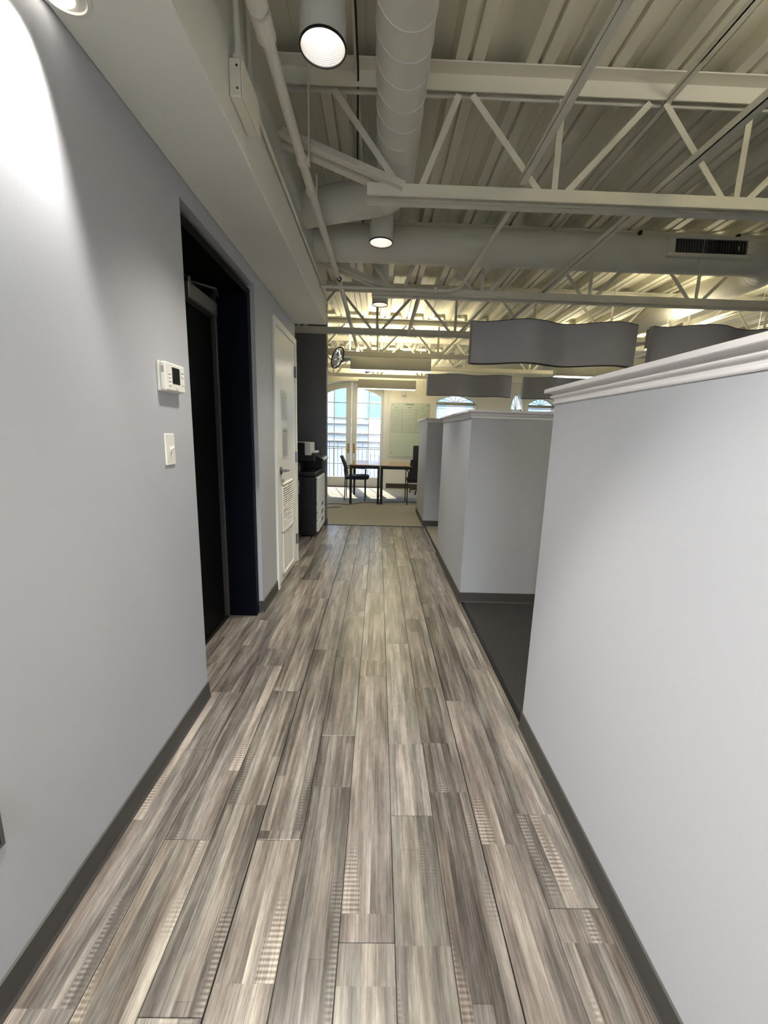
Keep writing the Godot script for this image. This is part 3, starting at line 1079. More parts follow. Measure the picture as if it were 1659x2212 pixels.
func build_ducts() -> void:
	# round spiral duct over the corridor, turning into the left soffit
	var t := thing("spiral_duct", "round spiral seam air duct running overhead along the corridor", "duct", Vector3.ZERO)
	var st := ST()
	var pts := bend(Vector3(0.056, 2.635, ZF), Vector3(0.056, 2.635, -2.66), Vector3(-0.51, 2.635, -2.88), 0.17, 12)
	tube(st, pts, 0.100, 40)
	obj("duct_body", st, M.duct, t)
	st = ST()
	var helix := []
	for i in 40 * 24 + 1:
		var a := TAU * i / 24.0
		helix.append(Vector3(0.056 + cos(a) * 0.1005, 2.635 + sin(a) * 0.1005, 2.0 - 0.1125 * i / 24.0))
	tube(st, helix, 0.0026, 6)
	obj("duct_seam", st, M.cap, t, "raised spiral seam")
	st = ST()
	for p in [[pts[2], pts[3]], [pts[10], pts[11]]]:
		tube(st, [p[0], p[0] + (p[1] - p[0]).normalized() * 0.006], 0.1025, 40)
	obj("duct_joint", st, M.duct, t)
	# wide cross duct
	var c := thing("cross_duct", "wide smooth duct crossing overhead with a supply register", "duct", Vector3.ZERO)
	st = ST()
	pts = bend(Vector3(-0.51, 2.628, -3.30), Vector3(3.02, 2.628, -3.30), Vector3(3.02, 2.628, -6.6), 0.30, 14)
	tube(st, pts, 0.122, 48)
	obj("duct_body", st, M.duct, c)
	for x in [0.40, 1.10, 1.82, 2.53]:
		st = ST()
		tube(st, [Vector3(x, 2.628, -3.30), Vector3(x + 0.012, 2.628, -3.30)], 0.1235, 48)
		obj("duct_joint", st, M.duct, c)
	for q in [3, 6, 9, 12]:
		st = ST()
		tube(st, [pts[q], pts[q] + (pts[q + 1] - pts[q]).normalized() * 0.005], 0.1235, 48)
		obj("duct_joint", st, M.duct, c)
	for x in [1.83, 2.54]:
		obj("joint_bolt", bx(Vector3(x - 0.012, 2.715, -3.225), Vector3(x + 0.008, 2.742, -3.195), 0.003), M.black, c)
	# register on the duct's side
	var rg := thing("supply_register", "pale rectangular supply register with thin upright vanes on the cross duct", "vent", Vector3(2.33, 2.628, -3.30))
	var f := Transform3D(Basis(Vector3.RIGHT, -0.10), Vector3.ZERO)
	st = ST()
	var w := 0.31
	var h := 0.072
	var zf := 0.135
	box(st, Vector3(-w, h - 0.024, 0.06), Vector3(w, h, zf), 0.003, f)
	box(st, Vector3(-w, -h, 0.06), Vector3(w, -h + 0.024, zf), 0.003, f)
	box(st, Vector3(-w, -h + 0.024, 0.06), Vector3(-w + 0.05, h - 0.024, zf), 0.003, f)
	box(st, Vector3(w - 0.05, -h + 0.024, 0.06), Vector3(w, h - 0.024, zf), 0.003, f)
	obj("register_frame", st, M.duct, rg)
	st = ST()
	box(st, Vector3(-w + 0.04, -h + 0.02, 0.112), Vector3(w - 0.04, h - 0.02, 0.1225), 0.0, f)
	obj("register_back", st, M.black, rg)
	for k in 26:
		st = ST()
		var x := -w + 0.06 + k * 0.02
		box(st, Vector3(-0.0012, -h + 0.024, -0.008), Vector3(0.0012, h - 0.024, 0.008), 0.0, f * Transform3D(Basis(Vector3.UP, 0.5 if k < 12 else -0.35), Vector3(x, 0, zf - 0.011)))
		obj("vane", st, M.grey_metal, rg)
	st = ST()
	tube(st, [Vector3(1.42, 2.86, -7.8), Vector3(1.42, 2.44, -7.8)], 0.075, 24)
	tag(obj("duct_drop", st, M.duct), "short upright pale duct drop beyond the largest wavy baffle", "duct")
	# curved duct far away by the mirror
	var fdc := thing("curved_duct", "curved blue grey duct elbow behind the round mirror", "duct", Vector3(-0.40, 2.46, -7.0))
	st = ST()
	tube(st, arc_pts(Vector3(-0.10, -0.32, 0), 0.36, Vector3.RIGHT, Vector3.UP, 2.3, 0.35, 14), 0.085, 24)
	obj("duct_body", st, M.blue_duct, fdc)
	st = ST()
	for a in [1.9, 1.4, 0.9]:
		var p := arc_pts(Vector3(-0.10, -0.32, 0), 0.36, Vector3.RIGHT, Vector3.UP, a, a - 0.03, 1)
		tube(st, p, 0.088, 24)
	obj("duct_joint", st, M.grey_metal, fdc)
	obj("hanger_strap", bx(Vector3(-0.115, 0.12, -0.004), Vector3(-0.085, 0.402, 0.004)), M.steel, fdc)

func build_lamps() -> void:
	var made: Node3D = null
	var spots := [[-0.215, 2.50, -1.60, "nearest white cylinder lamp, glowing large at the top of the corridor"], [-0.017, 2.478, -2.92, "second cylinder lamp, hanging below the duct elbow"], [-0.02, 2.474, -4.20, "third cylinder lamp, small, below the second truss"], [-0.24, 2.48, -0.25, "cylinder lamp over the camera, out of frame"], [-0.24, 2.48, 1.1, "cylinder lamp behind the camera, out of frame"]]
	for s in spots:
		var t: Node3D
		if made == null:
			t = thing("cylinder_lamp", s[3], "lamp", Vector3(s[0], s[1], s[2]), 0.0, "cylinder downlights over the corridor")
			t.set_meta("kindname", "cylinder_lamp")
			made = t
			var st := ST()
			lathe(st, [Vector2(0.0755, 0.004), Vector2(0.0755, 0.372), Vector2(0.0, 0.375)], 40)
			obj("lamp_body", st, M.plastic, t)
			st = ST()
			lathe(st, [Vector2(0.0725, 0.004), Vector2(0.0725, 0.0), Vector2(0.0765, 0.0), Vector2(0.077, 0.006), Vector2(0.0755, 0.007)], 40)
			obj("lamp_rim", st, M.black, t)
			st = ST()
			var prof := []
			for i in 21:
				var y := 0.004 + i * 0.0055
				var r := 0.0725 - 0.030 * pow(i / 20.0, 1.6)
				prof.append(Vector2(r, y))
				prof.append(Vector2(r - 0.0012, y + 0.0028))
			lathe(st, prof, 40, Transform3D.IDENTITY, true)
			obj("reflector", st, M.reflector, t)
			st = ST()
			lathe(st, [Vector2(0.0, 0.118), Vector2(0.042, 0.118)], 32)
			lathe(st, [Vector2(0.0, 0.121), Vector2(0.042, 0.121), Vector2(0.042, 0.118)], 32, Transform3D.IDENTITY, true)
			obj("lens", st, M.lens, t)
			st = ST()
			tube(st, [Vector3(0, 0.37, 0), Vector3(0, 0.385, 0)], 0.05, 24)
			obj("canopy", st, M.plastic, t)
		else:
			t = dup(made, s[3], Vector3(s[0], s[1], s[2]), 0.0)
		var l := SpotLight3D.new()
		l.name = "lamp_light"
		l.light_energy = 2.4
		l.light_color = Color(1.0, 0.97, 0.93)
		l.light_size = 0.04
		l.spot_range = 12.0
		l.spot_attenuation = 2.0
		l.spot_angle = 43.0
		l.spot_angle_attenuation = 0.8
		l.shadow_enabled = true
		l.rotation.x = -PI / 2
		l.position = Vector3(s[0], s[1] - 0.006, s[2])
		add_child(l, true)
	# recessed spotlights in the soffit that graze the left wall
	var first: Node3D = null
	var cans := [[-1.12, "recessed soffit spotlight glaring at the top left corner"], [0.35, "recessed soffit spotlight above the camera's left, out of frame"], [1.8, "recessed soffit spotlight behind the camera, out of frame"]]
	for c in cans:
		var t: Node3D
		if first == null:
			t = thing("recessed_spotlight", c[1], "lamp", Vector3(-0.728, 2.213, c[0]), 0.0, "recessed soffit spotlights")
			t.set_meta("kindname", "recessed_spotlight")
			first = t
			var st := ST()
			lathe(st, [Vector2(0.0, -0.0012), Vector2(0.042, -0.0012), Vector2(0.044, -0.005), Vector2(0.054, -0.004), Vector2(0.0555, 0.0)], 32)
			obj("trim_ring", st, M.plastic, t)
			st = ST()
			var gim := Transform3D(Basis.IDENTITY, Vector3(-0.014, 0, -0.004))
			lathe(st, [Vector2(0.0, -0.010), Vector2(0.015, -0.0085), Vector2(0.029, -0.0025), Vector2(0.0, -0.0014)], 32, gim, true)
			obj("lens", st, M.lens, t)
		else:
			t = dup(first, c[1], Vector3(-0.728, 2.213, c[0]), 0.0)
		var l := SpotLight3D.new()
		l.name = "spotlight_light"
		l.light_energy = 2.0 if c[0] < 0.0 else 3.5
		l.light_color = Color(1.0, 0.985, 0.965)
		l.light_size = 0.03
		l.spot_range = 12.0
		l.spot_attenuation = 2.0
		l.spot_angle = 46.0 if c[0] < 0.0 else 78.0
		l.spot_angle_attenuation = 0.35
		l.shadow_enabled = true
		add_child(l, true)
		var at := Vector3(-0.715, 2.195, c[0] + 0.02)
		l.look_at_from_position(at, at + (Vector3(0.30, -1.0, 0.46) if c[0] < 0.0 else Vector3(0.25, -1.0, 0.0)), Vector3.RIGHT)

func build_pipes() -> void:
	# sprinkler main along the soffit
	var p := thing("sprinkler_pipe", "painted sprinkler pipe running along the soffit overhead", "pipe", Vector3.ZERO)
	var st := ST()
	tube(st, [Vector3(-0.384, 2.475, ZF), Vector3(-0.382, 2.475, -1.4), Vector3(-0.381, 2.475, -2.0), Vector3(-0.350, 2.475, -3.9), Vector3(-0.345, 2.475, -6.6)], 0.021, 20)
	obj("pipe_run", st, M.steel, p)
	for z in [[-1.35, -1.44], [-1.455, -1.535]]:
		st = ST()
		tube(st, [Vector3(-0.382, 2.475, z[0]), Vector3(-0.382, 2.475, z[1])], 0.031, 20)
		obj("coupling", st, M.steel, p)
	for z in [-2.13, -2.36]:
		st = ST()
		box(st, Vector3(-0.353, 2.46, z - 0.012), Vector3(-0.346, 2.84 if z > -2.3 else 2.55, z + 0.012), 0.001)
		tube(st, [Vector3(-0.378, 2.475, z - 0.011), Vector3(-0.378, 2.475, z + 0.011)], 0.0265, 16)
		obj("pipe_hanger", st, M.steel, p)
	st = ST()
	tube(st, arc_pts(Vector3(-0.341, 2.45, -3.49), 0.014, Vector3.RIGHT, Vector3.UP, 0, TAU, 14), 0.005, 8)
	tube(st, [Vector3(-0.341, 2.436, -3.49), Vector3(-0.338, 2.415, -3.50)], 0.004, 6)
	tag(obj("beam_clamp", st, M.black), "tiny black ring clamp standing on the second truss", "clamp")
	# junction box with conduits on the soffit face
	var jb := thing("junction_box", "cream metal junction box high on the soffit with a conduit", "box", Vector3(-0.495, 2.345, -1.595))
	obj("box_body", bx(Vector3(0, -0.052, -0.09), Vector3(0.040, 0.052, 0.09), 0.004), M.steel, jb)
	obj("box_cover", bx(Vector3(0.040, -0.055, -0.093), Vector3(0.044, 0.055, 0.093), 0.002), M.steel, jb)
	for y in [-0.03, 0.03]:
		st = ST()
		tube(st, [Vector3(0.026, y, 0.088), Vector3(0.026, y, 0.0915)], 0.0035, 8)
		obj("screw", st, M.black, jb)
	st = ST()
	tube(st, [Vector3(0.022, 0.052, 0.06), Vector3(0.022, 0.12, 0.06), Vector3(0.022, 0.52, 0.10)], 0.0105, 12)
	tube(st, [Vector3(0.022, 0.052, 0.06), Vector3(0.022, 0.075, 0.06)], 0.016, 12)
	obj("conduit", st, M.steel, jb)
	st = ST()
	tube(st, [Vector3(-0.482, 2.86, -1.66), Vector3(-0.482, 2.45, -1.70), Vector3(-0.482, 2.42, -1.78), Vector3(-0.482, 2.42, -3.85)], 0.008, 10)
	tag(obj("thin_conduit", st, M.steel), "thin painted conduit tight against the soffit face beyond the junction box", "conduit")
	# conduit that runs back from the first truss and bends along the second one
	st = ST()
	var pts := bend(Vector3(0.64, 2.40, -2.30), Vector3(0.600, 2.395, -3.50), Vector3(-0.49, 2.395, -3.50), 0.13, 12)
	tube(st, pts, 0.0125, 12)
	var cd := thing("bent_conduit", "painted conduit bending to run along the second truss", "conduit", Vector3.ZERO)
	obj("conduit_run", st, M.steel, cd)
	for x in [-0.33, 0.42]:
		obj("conduit_clip", bx(Vector3(x - 0.012, 2.372, -3.522), Vector3(x + 0.012, 2.416, -3.482), 0.002), M.steel, cd)
	# bridging angles between the trusses, along the corridor's direction
	var br := [[0.64, 2.428, 2.5, -2.15, 0.030, "nearer lower bridging bar ending on the nearest truss"], [1.31, 2.428, 2.5, -9.4, 0.034, "thick lower bridging bar crossing at the right"], [1.283, 2.79, 2.5, -9.4, 0.026, "upper bridging bar tucked under the roof deck"], [0.30, 2.36, -3.56, -4.87, 0.030, "short bridging post between second and third truss"], [3.2, 2.428, 2.5, -9.4, 0.03, "lower bridging bar far to the right"]]
	for b in br:
		st = ST()
		angle_iron(st, Vector3(b[0] - b[4] / 2, b[1], b[2]), Vector3(b[0] - b[4] / 2, b[1], b[3]), b[4], 0.004, Vector3(1, 0, 0), Vector3(0, 1, 0))
		tag(obj("bridging_bar", st, M.steel), b[5], "bar", "bridging bars between trusses")
	# black cable and a conduit under the deck
	st = ST()
	tube(st, [Vector3(-0.128, 2.835, 1.5), Vector3(-0.128, 2.83, -1.87), Vector3(-0.130, 2.815, -2.1), Vector3(-0.175, 2.83, -2.9), Vector3(-0.16, 2.84, -3.5)], 0.0045, 8)
	tag(obj("black_cable", st, M.black), "black cable strung under the deck behind the nearest cylinder lamp", "cable")
	st = ST()
	tube(st, [Vector3(-0.105, 2.845, 1.5), Vector3(-0.150, 2.845, -3.4)], 0.010, 10)
	tag(obj("deck_conduit", st, M.steel), "pale conduit beside the black cable under the deck", "conduit")
	# convex mirror
	var cm := thing("convex_mirror", "round black rimmed convex mirror tilted out from the dark alcove wall", "mirror", Vector3(-0.563, 2.225, -5.62))
	var face := Transform3D(Basis(Vector3.UP, 1.20) * Basis(Vector3.RIGHT, PI / 2 + 0.42), Vector3.ZERO)
	st = ST()
	lathe(st, [Vector2(0.0, 0.030), Vector2(0.05, 0.026), Vector2(0.10, 0.014), Vector2(0.135, 0.0)], 36, face, true)
	obj("mirror_face", st, M.mirror, cm)
	st = ST()
	var rimp := []
	for i in 37:
		var a := TAU * i / 36
		rimp.append(face * Vector3(cos(a) * 0.138, 0.0, sin(a) * 0.138))
	tube(st, rimp, 0.008, 8, false)
	obj("mirror_rim", st, M.black, cm)
	st = ST()
	lathe(st, [Vector2(0.136, -0.002), Vector2(0.06, -0.03), Vector2(0.0, -0.034)], 28, face)
	obj("mirror_back", st, M.black, cm)
	st = ST()
	tube(st, [Vector3(-0.135, 0.14, 0.02), Vector3(-0.135, 0.02, 0.02), Vector3(-0.06, -0.05, 0.0), Vector3(0.0, -0.01, -0.02)], 0.007, 8)
	box(st, Vector3(-0.15, -0.01, -0.0), Vector3(-0.125, 0.17, 0.03), 0.002)
	obj("bracket", st, M.black, cm)

func build_pendants() -> void:
	# straight box pendants with a glowing underside
	var first: Node3D = null
	var sp := [[0.155, 2.295, -6.5, "gray straight pendant light with a glowing bottom, left of the wavy baffles"], [0.155, 2.29, -9.05, "lower looking straight pendant light near the arched doors"], [3.28, 2.295, -6.5, "pale straight pendant light seen over the middle partition, far right"], [3.23, 2.255, -4.2, "dark short pendant end showing between the two big wavy baffles"], [1.88, 2.295, -0.55, "straight pendant light right of the camera, out of frame"], [6.3, 2.295, -6.5, "straight pendant light at the far right of the office, out of frame"]]
	for s in sp:
		var t: Node3D
		if first == null:
			t = thing("straight_pendant", s[3], "lamp", Vector3(s[0], s[1], s[2]), 0.0, "straight pendant lights")
			t.set_meta("kindname", "straight_pendant")
			first = t
			var st := ST()
			box(st, Vector3(-0.61, -0.085, -0.06), Vector3(0.61, 0.095, -0.052), 0.001)
			box(st, Vector3(-0.61, -0.085, 0.052), Vector3(0.61, 0.095, 0.06), 0.001)
			box(st, Vector3(-0.61, -0.085, -0.052), Vector3(-0.60, 0.095, 0.052), 0.0)
			box(st, Vector3(0.60, -0.085, -0.052), Vector3(0.61, 0.095, 0.052), 0.0)
			box(st, Vector3(-0.60, 0.040, -0.052), Vector3(0.60, 0.050, 0.052), 0.0)
			obj("housing", st, M.pendant, t)
			obj("lamp_uplight", bx(Vector3(-0.595, 0.05, -0.05), Vector3(0.595, 0.075, 0.05), 0.004), M.tubes, t)
			st = ST()
			box(st, Vector3(-0.605, -0.097, -0.058), Vector3(0.605, -0.078, 0.058), 0.004)
			obj("lamp_diffuser", st, M.tubes, t)
			for x in [-0.45, 0.45]:
				st = ST()
				tube(st, [Vector3(x, 0.05, 0), Vector3(x, 0.57, 0)], 0.0011, 6)
				obj("suspension_wire", st, M.steel, t)
		else:
			t = dup(first, s[3], Vector3(s[0], s[1], s[2]), 0.0)
		var l := AreaLight3D.new()
		l.name = "pendant_light"
		l.area_size = Vector2(1.2, 0.11)
		l.light_energy = 0.55 if s[2] < -3.0 else 0.12
		l.light_color = Color(1.0, 0.96, 0.88)
		l.area_range = 14.0
		l.area_attenuation = 2.0
		l.shadow_enabled = true
		l.rotation.x = -PI / 2
		l.position = Vector3(s[0], s[1] - 0.10, s[2])
		add_child(l, true)
		var u := AreaLight3D.new()
		u.name = "pendant_uplight"
		u.area_size = Vector2(1.19, 0.10)
		u.light_energy = 7.0 if s[2] > -3.0 else (1.5 if s[2] > -5.0 else (4.0 if s[0] > 3.0 else 6.0))
		u.light_color = Color(1.0, 0.945, 0.80) if s[2] < -3.0 else Color(1.0, 0.97, 0.90)
		u.area_range = 14.0
		u.area_attenuation = 2.0
		u.shadow_enabled = true
		u.rotation.x = PI / 2
		u.position = Vector3(s[0], s[1] + 0.08, s[2])
		add_child(u, true)
	# wavy acoustic baffles
	var wb: Node3D = null
	var bs := [[0.655, 1.943, -3.12, "largest wavy grey baffle hanging over the middle partition"], [1.98, 1.948, -3.12, "wavy dark baffle at the right edge above the nearest partition's cap"], [0.668, 1.97, -6.0, "smaller wavy grey baffle in the far row, above the blinds"], [2.035, 1.965, -6.0, "far wavy baffle partly hidden behind the nearest partition's corner"], [3.39, 1.965, -6.0, "far row wavy baffle hidden at the right"]]
	for s in bs:
		if wb == null:
			wb = thing("wavy_baffle", s[3], "baffle", Vector3(s[0], s[1], s[2]), 0.0, "wavy hanging baffles")
			wb.set_meta("kindname", "wavy_baffle")
			var n := 48
			var st := ST()
			var ed := [ST(), ST()]
			var L := 1.19
			var H := 0.148
			var th := 0.018
			var pos := func(i: int) -> Vector2:
				var u := float(i) / n
				return Vector2(u * L, 0.055 * cos(u * TAU * 1.9 + 2.4))
			var nrm := func(i: int) -> Vector3:
				var a: Vector2 = pos.call(max(i - 1, 0))
				var b: Vector2 = pos.call(min(i + 1, n))
				var d := (b - a).normalized()
				return Vector3(-d.y, 0, d.x)
			for i in n:
				var a: Vector2 = pos.call(i)
				var b: Vector2 = pos.call(i + 1)
				var na: Vector3 = nrm.call(i)
				var nb: Vector3 = nrm.call(i + 1)
				for s2 in [-1.0, 1.0]:
					var pa: Vector3 = Vector3(a.x, 0, a.y) + na * th * s2
					var pb: Vector3 = Vector3(b.x, 0, b.y) + nb * th * s2
					var y0 := Vector3(0, -H, 0)
					var y1 := Vector3(0, H, 0)
					smooth_quad(st, [pa + y0, pb + y0, pb + y1, pa + y1], [na * s2, nb * s2, nb * s2, na * s2])
				for s3 in [-1.0, 1.0]:
					var y := Vector3(0, H * s3, 0)
					var A := Vector3(a.x, 0, a.y) + y
					var B := Vector3(b.x, 0, b.y) + y
					var e := 1.12
					var es: SurfaceTool = ed[0 if s3 < 0.0 else 1]
					quad(es, A - na * th * e, B - nb * th * e, B + nb * th * e, A + na * th * e, Vector3.UP * s3)
					for s4 in [-1.0, 1.0]:
						quad(es, A + na * th * e * s4, B + nb * th * e * s4, B + nb * th * e * s4 - y * 0.03, A + na * th * e * s4 - y * 0.03, na * s4)
			for i in [0, n]:
				var a: Vector2 = pos.call(i)
				var na: Vector3 = nrm.call(i)
				var A := Vector3(a.x, 0, a.y)
				quad(st, A - na * th + Vector3(0, -H, 0), A + na * th + Vector3(0, -H, 0), A + na * th + Vector3(0, H, 0), A - na * th + Vector3(0, H, 0), Vector3(-1 if i == 0 else 1, 0, 0))
			obj("sheet", st, M.baffle, wb)
			for es in ed:
				obj("edge_channel", es, M.baffle_edge, wb)
			for x in [0.25, 0.97]:
				st = ST()
				var a: Vector2 = pos.call(int(x / L * n))
				tube(st, [Vector3(x, H, a.y), Vector3(x, 0.90, a.y)], 0.0011, 6)
				obj("suspension_wire", st, M.steel, wb)
		else:
			dup(wb, s[3], Vector3(s[0], s[1], s[2]), 0.0)

func build_wall_fittings() -> void:
	# thermostat
	var t := thing("thermostat", "white thermostat with a dark screen on the left wall", "thermostat", Vector3(XL, 1.448, -1.583))
	obj("back_plate", bx(Vector3(0, -0.052, -0.076), Vector3(0.010, 0.052, 0.076), 0.003), M.plastic, t)
	obj("case", bx(Vector3(0.010, -0.05, -0.073), Vector3(0.030, 0.05, 0.073), 0.005), M.plastic, t)
	obj("screen", bx(Vector3(0.029, -0.022, -0.030), Vector3(0.0315, 0.036, 0.026), 0.001), M.lcd, t, "dark display")
	obj("side_label", bx(Vector3(0.014, 0.012, 0.072), Vector3(0.024, 0.034, 0.0737)), M.valance, t)
	for k in 4:
		obj("button", bx(Vector3(0.029, 0.008 - k * 0.013, 0.038), Vector3(0.0325, 0.016 - k * 0.013, 0.052), 0.0015), M.plastic, t)
		if k != 2:
			obj("button", bx(Vector3(0.029, 0.022 - k * 0.015, -0.062), Vector3(0.0325, 0.031 - k * 0.015, -0.042), 0.0015), M.plastic, t)
	obj("button", bx(Vector3(0.029, -0.042, -0.012), Vector3(0.0325, -0.034, 0.004), 0.0015), M.plastic, t)
	# light switch
	var s := thing("light_switch", "white toggle light switch plate below the thermostat", "switch", Vector3(XL, 1.188, -1.557))
	obj("switch_plate", bx(Vector3(0, -0.0585, -0.035), Vector3(0.006, 0.0585, 0.035), 0.004), M.plastic, s)
	var st := ST()
	box(st, Vector3(0.004, -0.012, -0.005), Vector3(0.008, 0.012, 0.005), 0.001)
	bar(st, Vector3(0.004, -0.001, 0), Vector3(0.020, 0.010, 0), 0.007, 0.008, 0.001, Vector3.UP)
	obj("toggle", st, M.plastic, s)
	for y in [-0.03, 0.03]:
		st = ST()
		tube(st, [Vector3(0.005, y, 0), Vector3(0.0068, y, 0)], 0.003, 8)
		obj("screw", st, M.white, s)
	# outlet cover at the left edge of the frame
	var o := thing("wall_outlet", "grey outlet cover low on the left wall, just entering the frame", "outlet", Vector3(XL, 0.44, -0.70))
	obj("cover", bx(Vector3(0, -0.058, -0.036), Vector3(0.010, 0.058, 0.036), 0.004), M.grey_metal, o)
	obj("socket", bx(Vector3(0.010, -0.04, -0.02), Vector3(0.016, 0.04, 0.02), 0.004), M.black, o)
	# small white box over the board
	tag(obj("wall_box", bx(Vector3(0.50, 2.13, ZB), Vector3(0.60, 2.24, ZB + 0.06), 0.008), M.white), "small white box on the end wall under the far straight pendant", "box")
	# glass marker board
	var b := thing("marker_board", "pale glass schedule board with ruled columns on the end wall", "board", Vector3(0.707, 1.355, ZB + 0.002))
	obj("glass_panel", bx(Vector3(-0.442, -0.61, 0.018), Vector3(0.442, 0.61, 0.026), 0.001), M.board_plain if M.has("board_plain") else M.valance, b)
	st = ST()
	var c := [Vector3(-0.44, -0.608, 0.0268), Vector3(0.44, -0.608, 0.0268), Vector3(0.44, 0.608, 0.0268), Vector3(-0.44, 0.608, 0.0268)]
	var uvs := [Vector2(0, 1), Vector2(1, 1), Vector2(1, 0), Vector2(0, 0)]
	for i in [0, 2, 1, 0, 3, 2]:
		st.set_normal(Vector3.BACK)
		st.set_uv(uvs[i])
		st.add_vertex(c[i])
	obj("printed_grid", st, M.board, b)
	for x in [-0.41, 0.41]:
		for y in [-0.52, 0.57]:
			st = ST()
			tube(st, [Vector3(x, y, 0), Vector3(x, y, 0.034)], 0.012, 12)
			obj("standoff", st, M.grey_metal, b)

func build_office_machines() -> void:
	# copier: front panel faces the corridor (+x)
	var c := thing("copier", "tall office copier with white drawer fronts and black top", "copier", Vector3(-1.02, 0, -5.14))
	var st := ST()
	box(st, Vector3(-0.31, 0.055, -0.30), Vector3(0.29, 0.735, 0.30), 0.01)
	box(st, Vector3(-0.28, 0.012, -0.27), Vector3(0.25, 0.06, 0.27), 0.004)
	obj("body", st, M.copier_dark, c)
	var yy := [0.065, 0.205, 0.305, 0.41, 0.735]
	for k in 4:
		var d := obj("drawer" if k < 3 else "front_cover", bx(Vector3(0.288, yy[k], -0.30), Vector3(0.318, yy[k + 1] - 0.004, 0.295), 0.008), M.copier_white, c, "white front")
		if k < 3:
			var h := ST()
			box(h, Vector3(0.316, yy[k + 1] - 0.055, -0.12), Vector3(0.322, yy[k + 1] - 0.012, 0.06), 0.003)
			obj("drawer_handle", h, M.chrome, d)
	st = ST()
	box(st, Vector3(-0.31, 0.74, -0.30), Vector3(0.28, 0.79, 0.30), 0.008)
	box(st, Vector3(-0.31, 0.79, -0.30), Vector3(0.05, 0.97, 0.30), 0.008)
	box(st, Vector3(0.05, 0.79, -0.30), Vector3(0.29, 0.97, -0.22), 0.006)
	box(st, Vector3(-0.31, 0.92, -0.30), Vector3(0.27, 1.0, 0.30), 0.01)
	obj("scanner_unit", st, M.black, c)
	st = ST()
	box(st, Vector3(-0.09, -0.012, -0.26), Vector3(0.12, 0.012, 0.24), 0.005, Transform3D(Basis(Vector3.BACK, -0.42), Vector3(0.255, 0.985, 0)))
	var cp := obj("control_panel", st, M.black_gloss, c)
	st = ST()
	box(st, Vector3(0.10, -0.014, -0.25), Vector3(0.125, 0.014, 0.15), 0.004, Transform3D(Basis(Vector3.BACK, -0.42), Vector3(0.255, 0.985, 0)))
	obj("panel_edge", st, M.copier_white, cp, "white edge of the control panel")
	var df := obj("document_feeder", bx(Vector3(-0.30, 1.0, 0.02), Vector3(0.155, 1.135, 0.292), 0.008), M.black, c)
	obj("side_panel", bx(Vector3(0.155, 0.985, 0.02), Vector3(0.232, 1.142, 0.297), 0.006), M.copier_white, df, "white side panel")
	obj("top_cover", bx(Vector3(-0.30, 1.135, 0.02), Vector3(0.155, 1.143, 0.297), 0.003), M.copier_white, df, "white top cover")
	obj("paper_guide", bx(Vector3(0.232, 1.018, 0.05), Vector3(0.29, 1.042, 0.29), 0.005), M.copier_white, c)
	# black cabinet in front of it with a white printer on top
	var k := thing("storage_cabinet", "black two door cabinet tucked behind the white door's wall", "cabinet", Vector3(-1.17, 0, -4.37))
	obj("body", bx(Vector3(-0.40, 0.02, -0.28), Vector3(0.28, 0.92, 0.28), 0.006), M.black, k)
	for q in [[-0.27, -0.004], [0.004, 0.27]]:
		var d := obj("door", bx(Vector3(0.28, 0.06, q[0]), Vector3(0.298, 0.90, q[1]), 0.004), M.black_gloss, k)
		st = ST()
		var z: float = -0.03 if q[0] < 0 else 0.03
		tube(st, [Vector3(0.298, 0.60, z), Vector3(0.318, 0.60, z), Vector3(0.318, 0.74, z), Vector3(0.298, 0.74, z)], 0.005, 8)
		obj("handle", st, M.chrome, d)
	obj("plinth", bx(Vector3(-0.40, 0.0, -0.27), Vector3(0.26, 0.03, 0.27)), M.black, k)

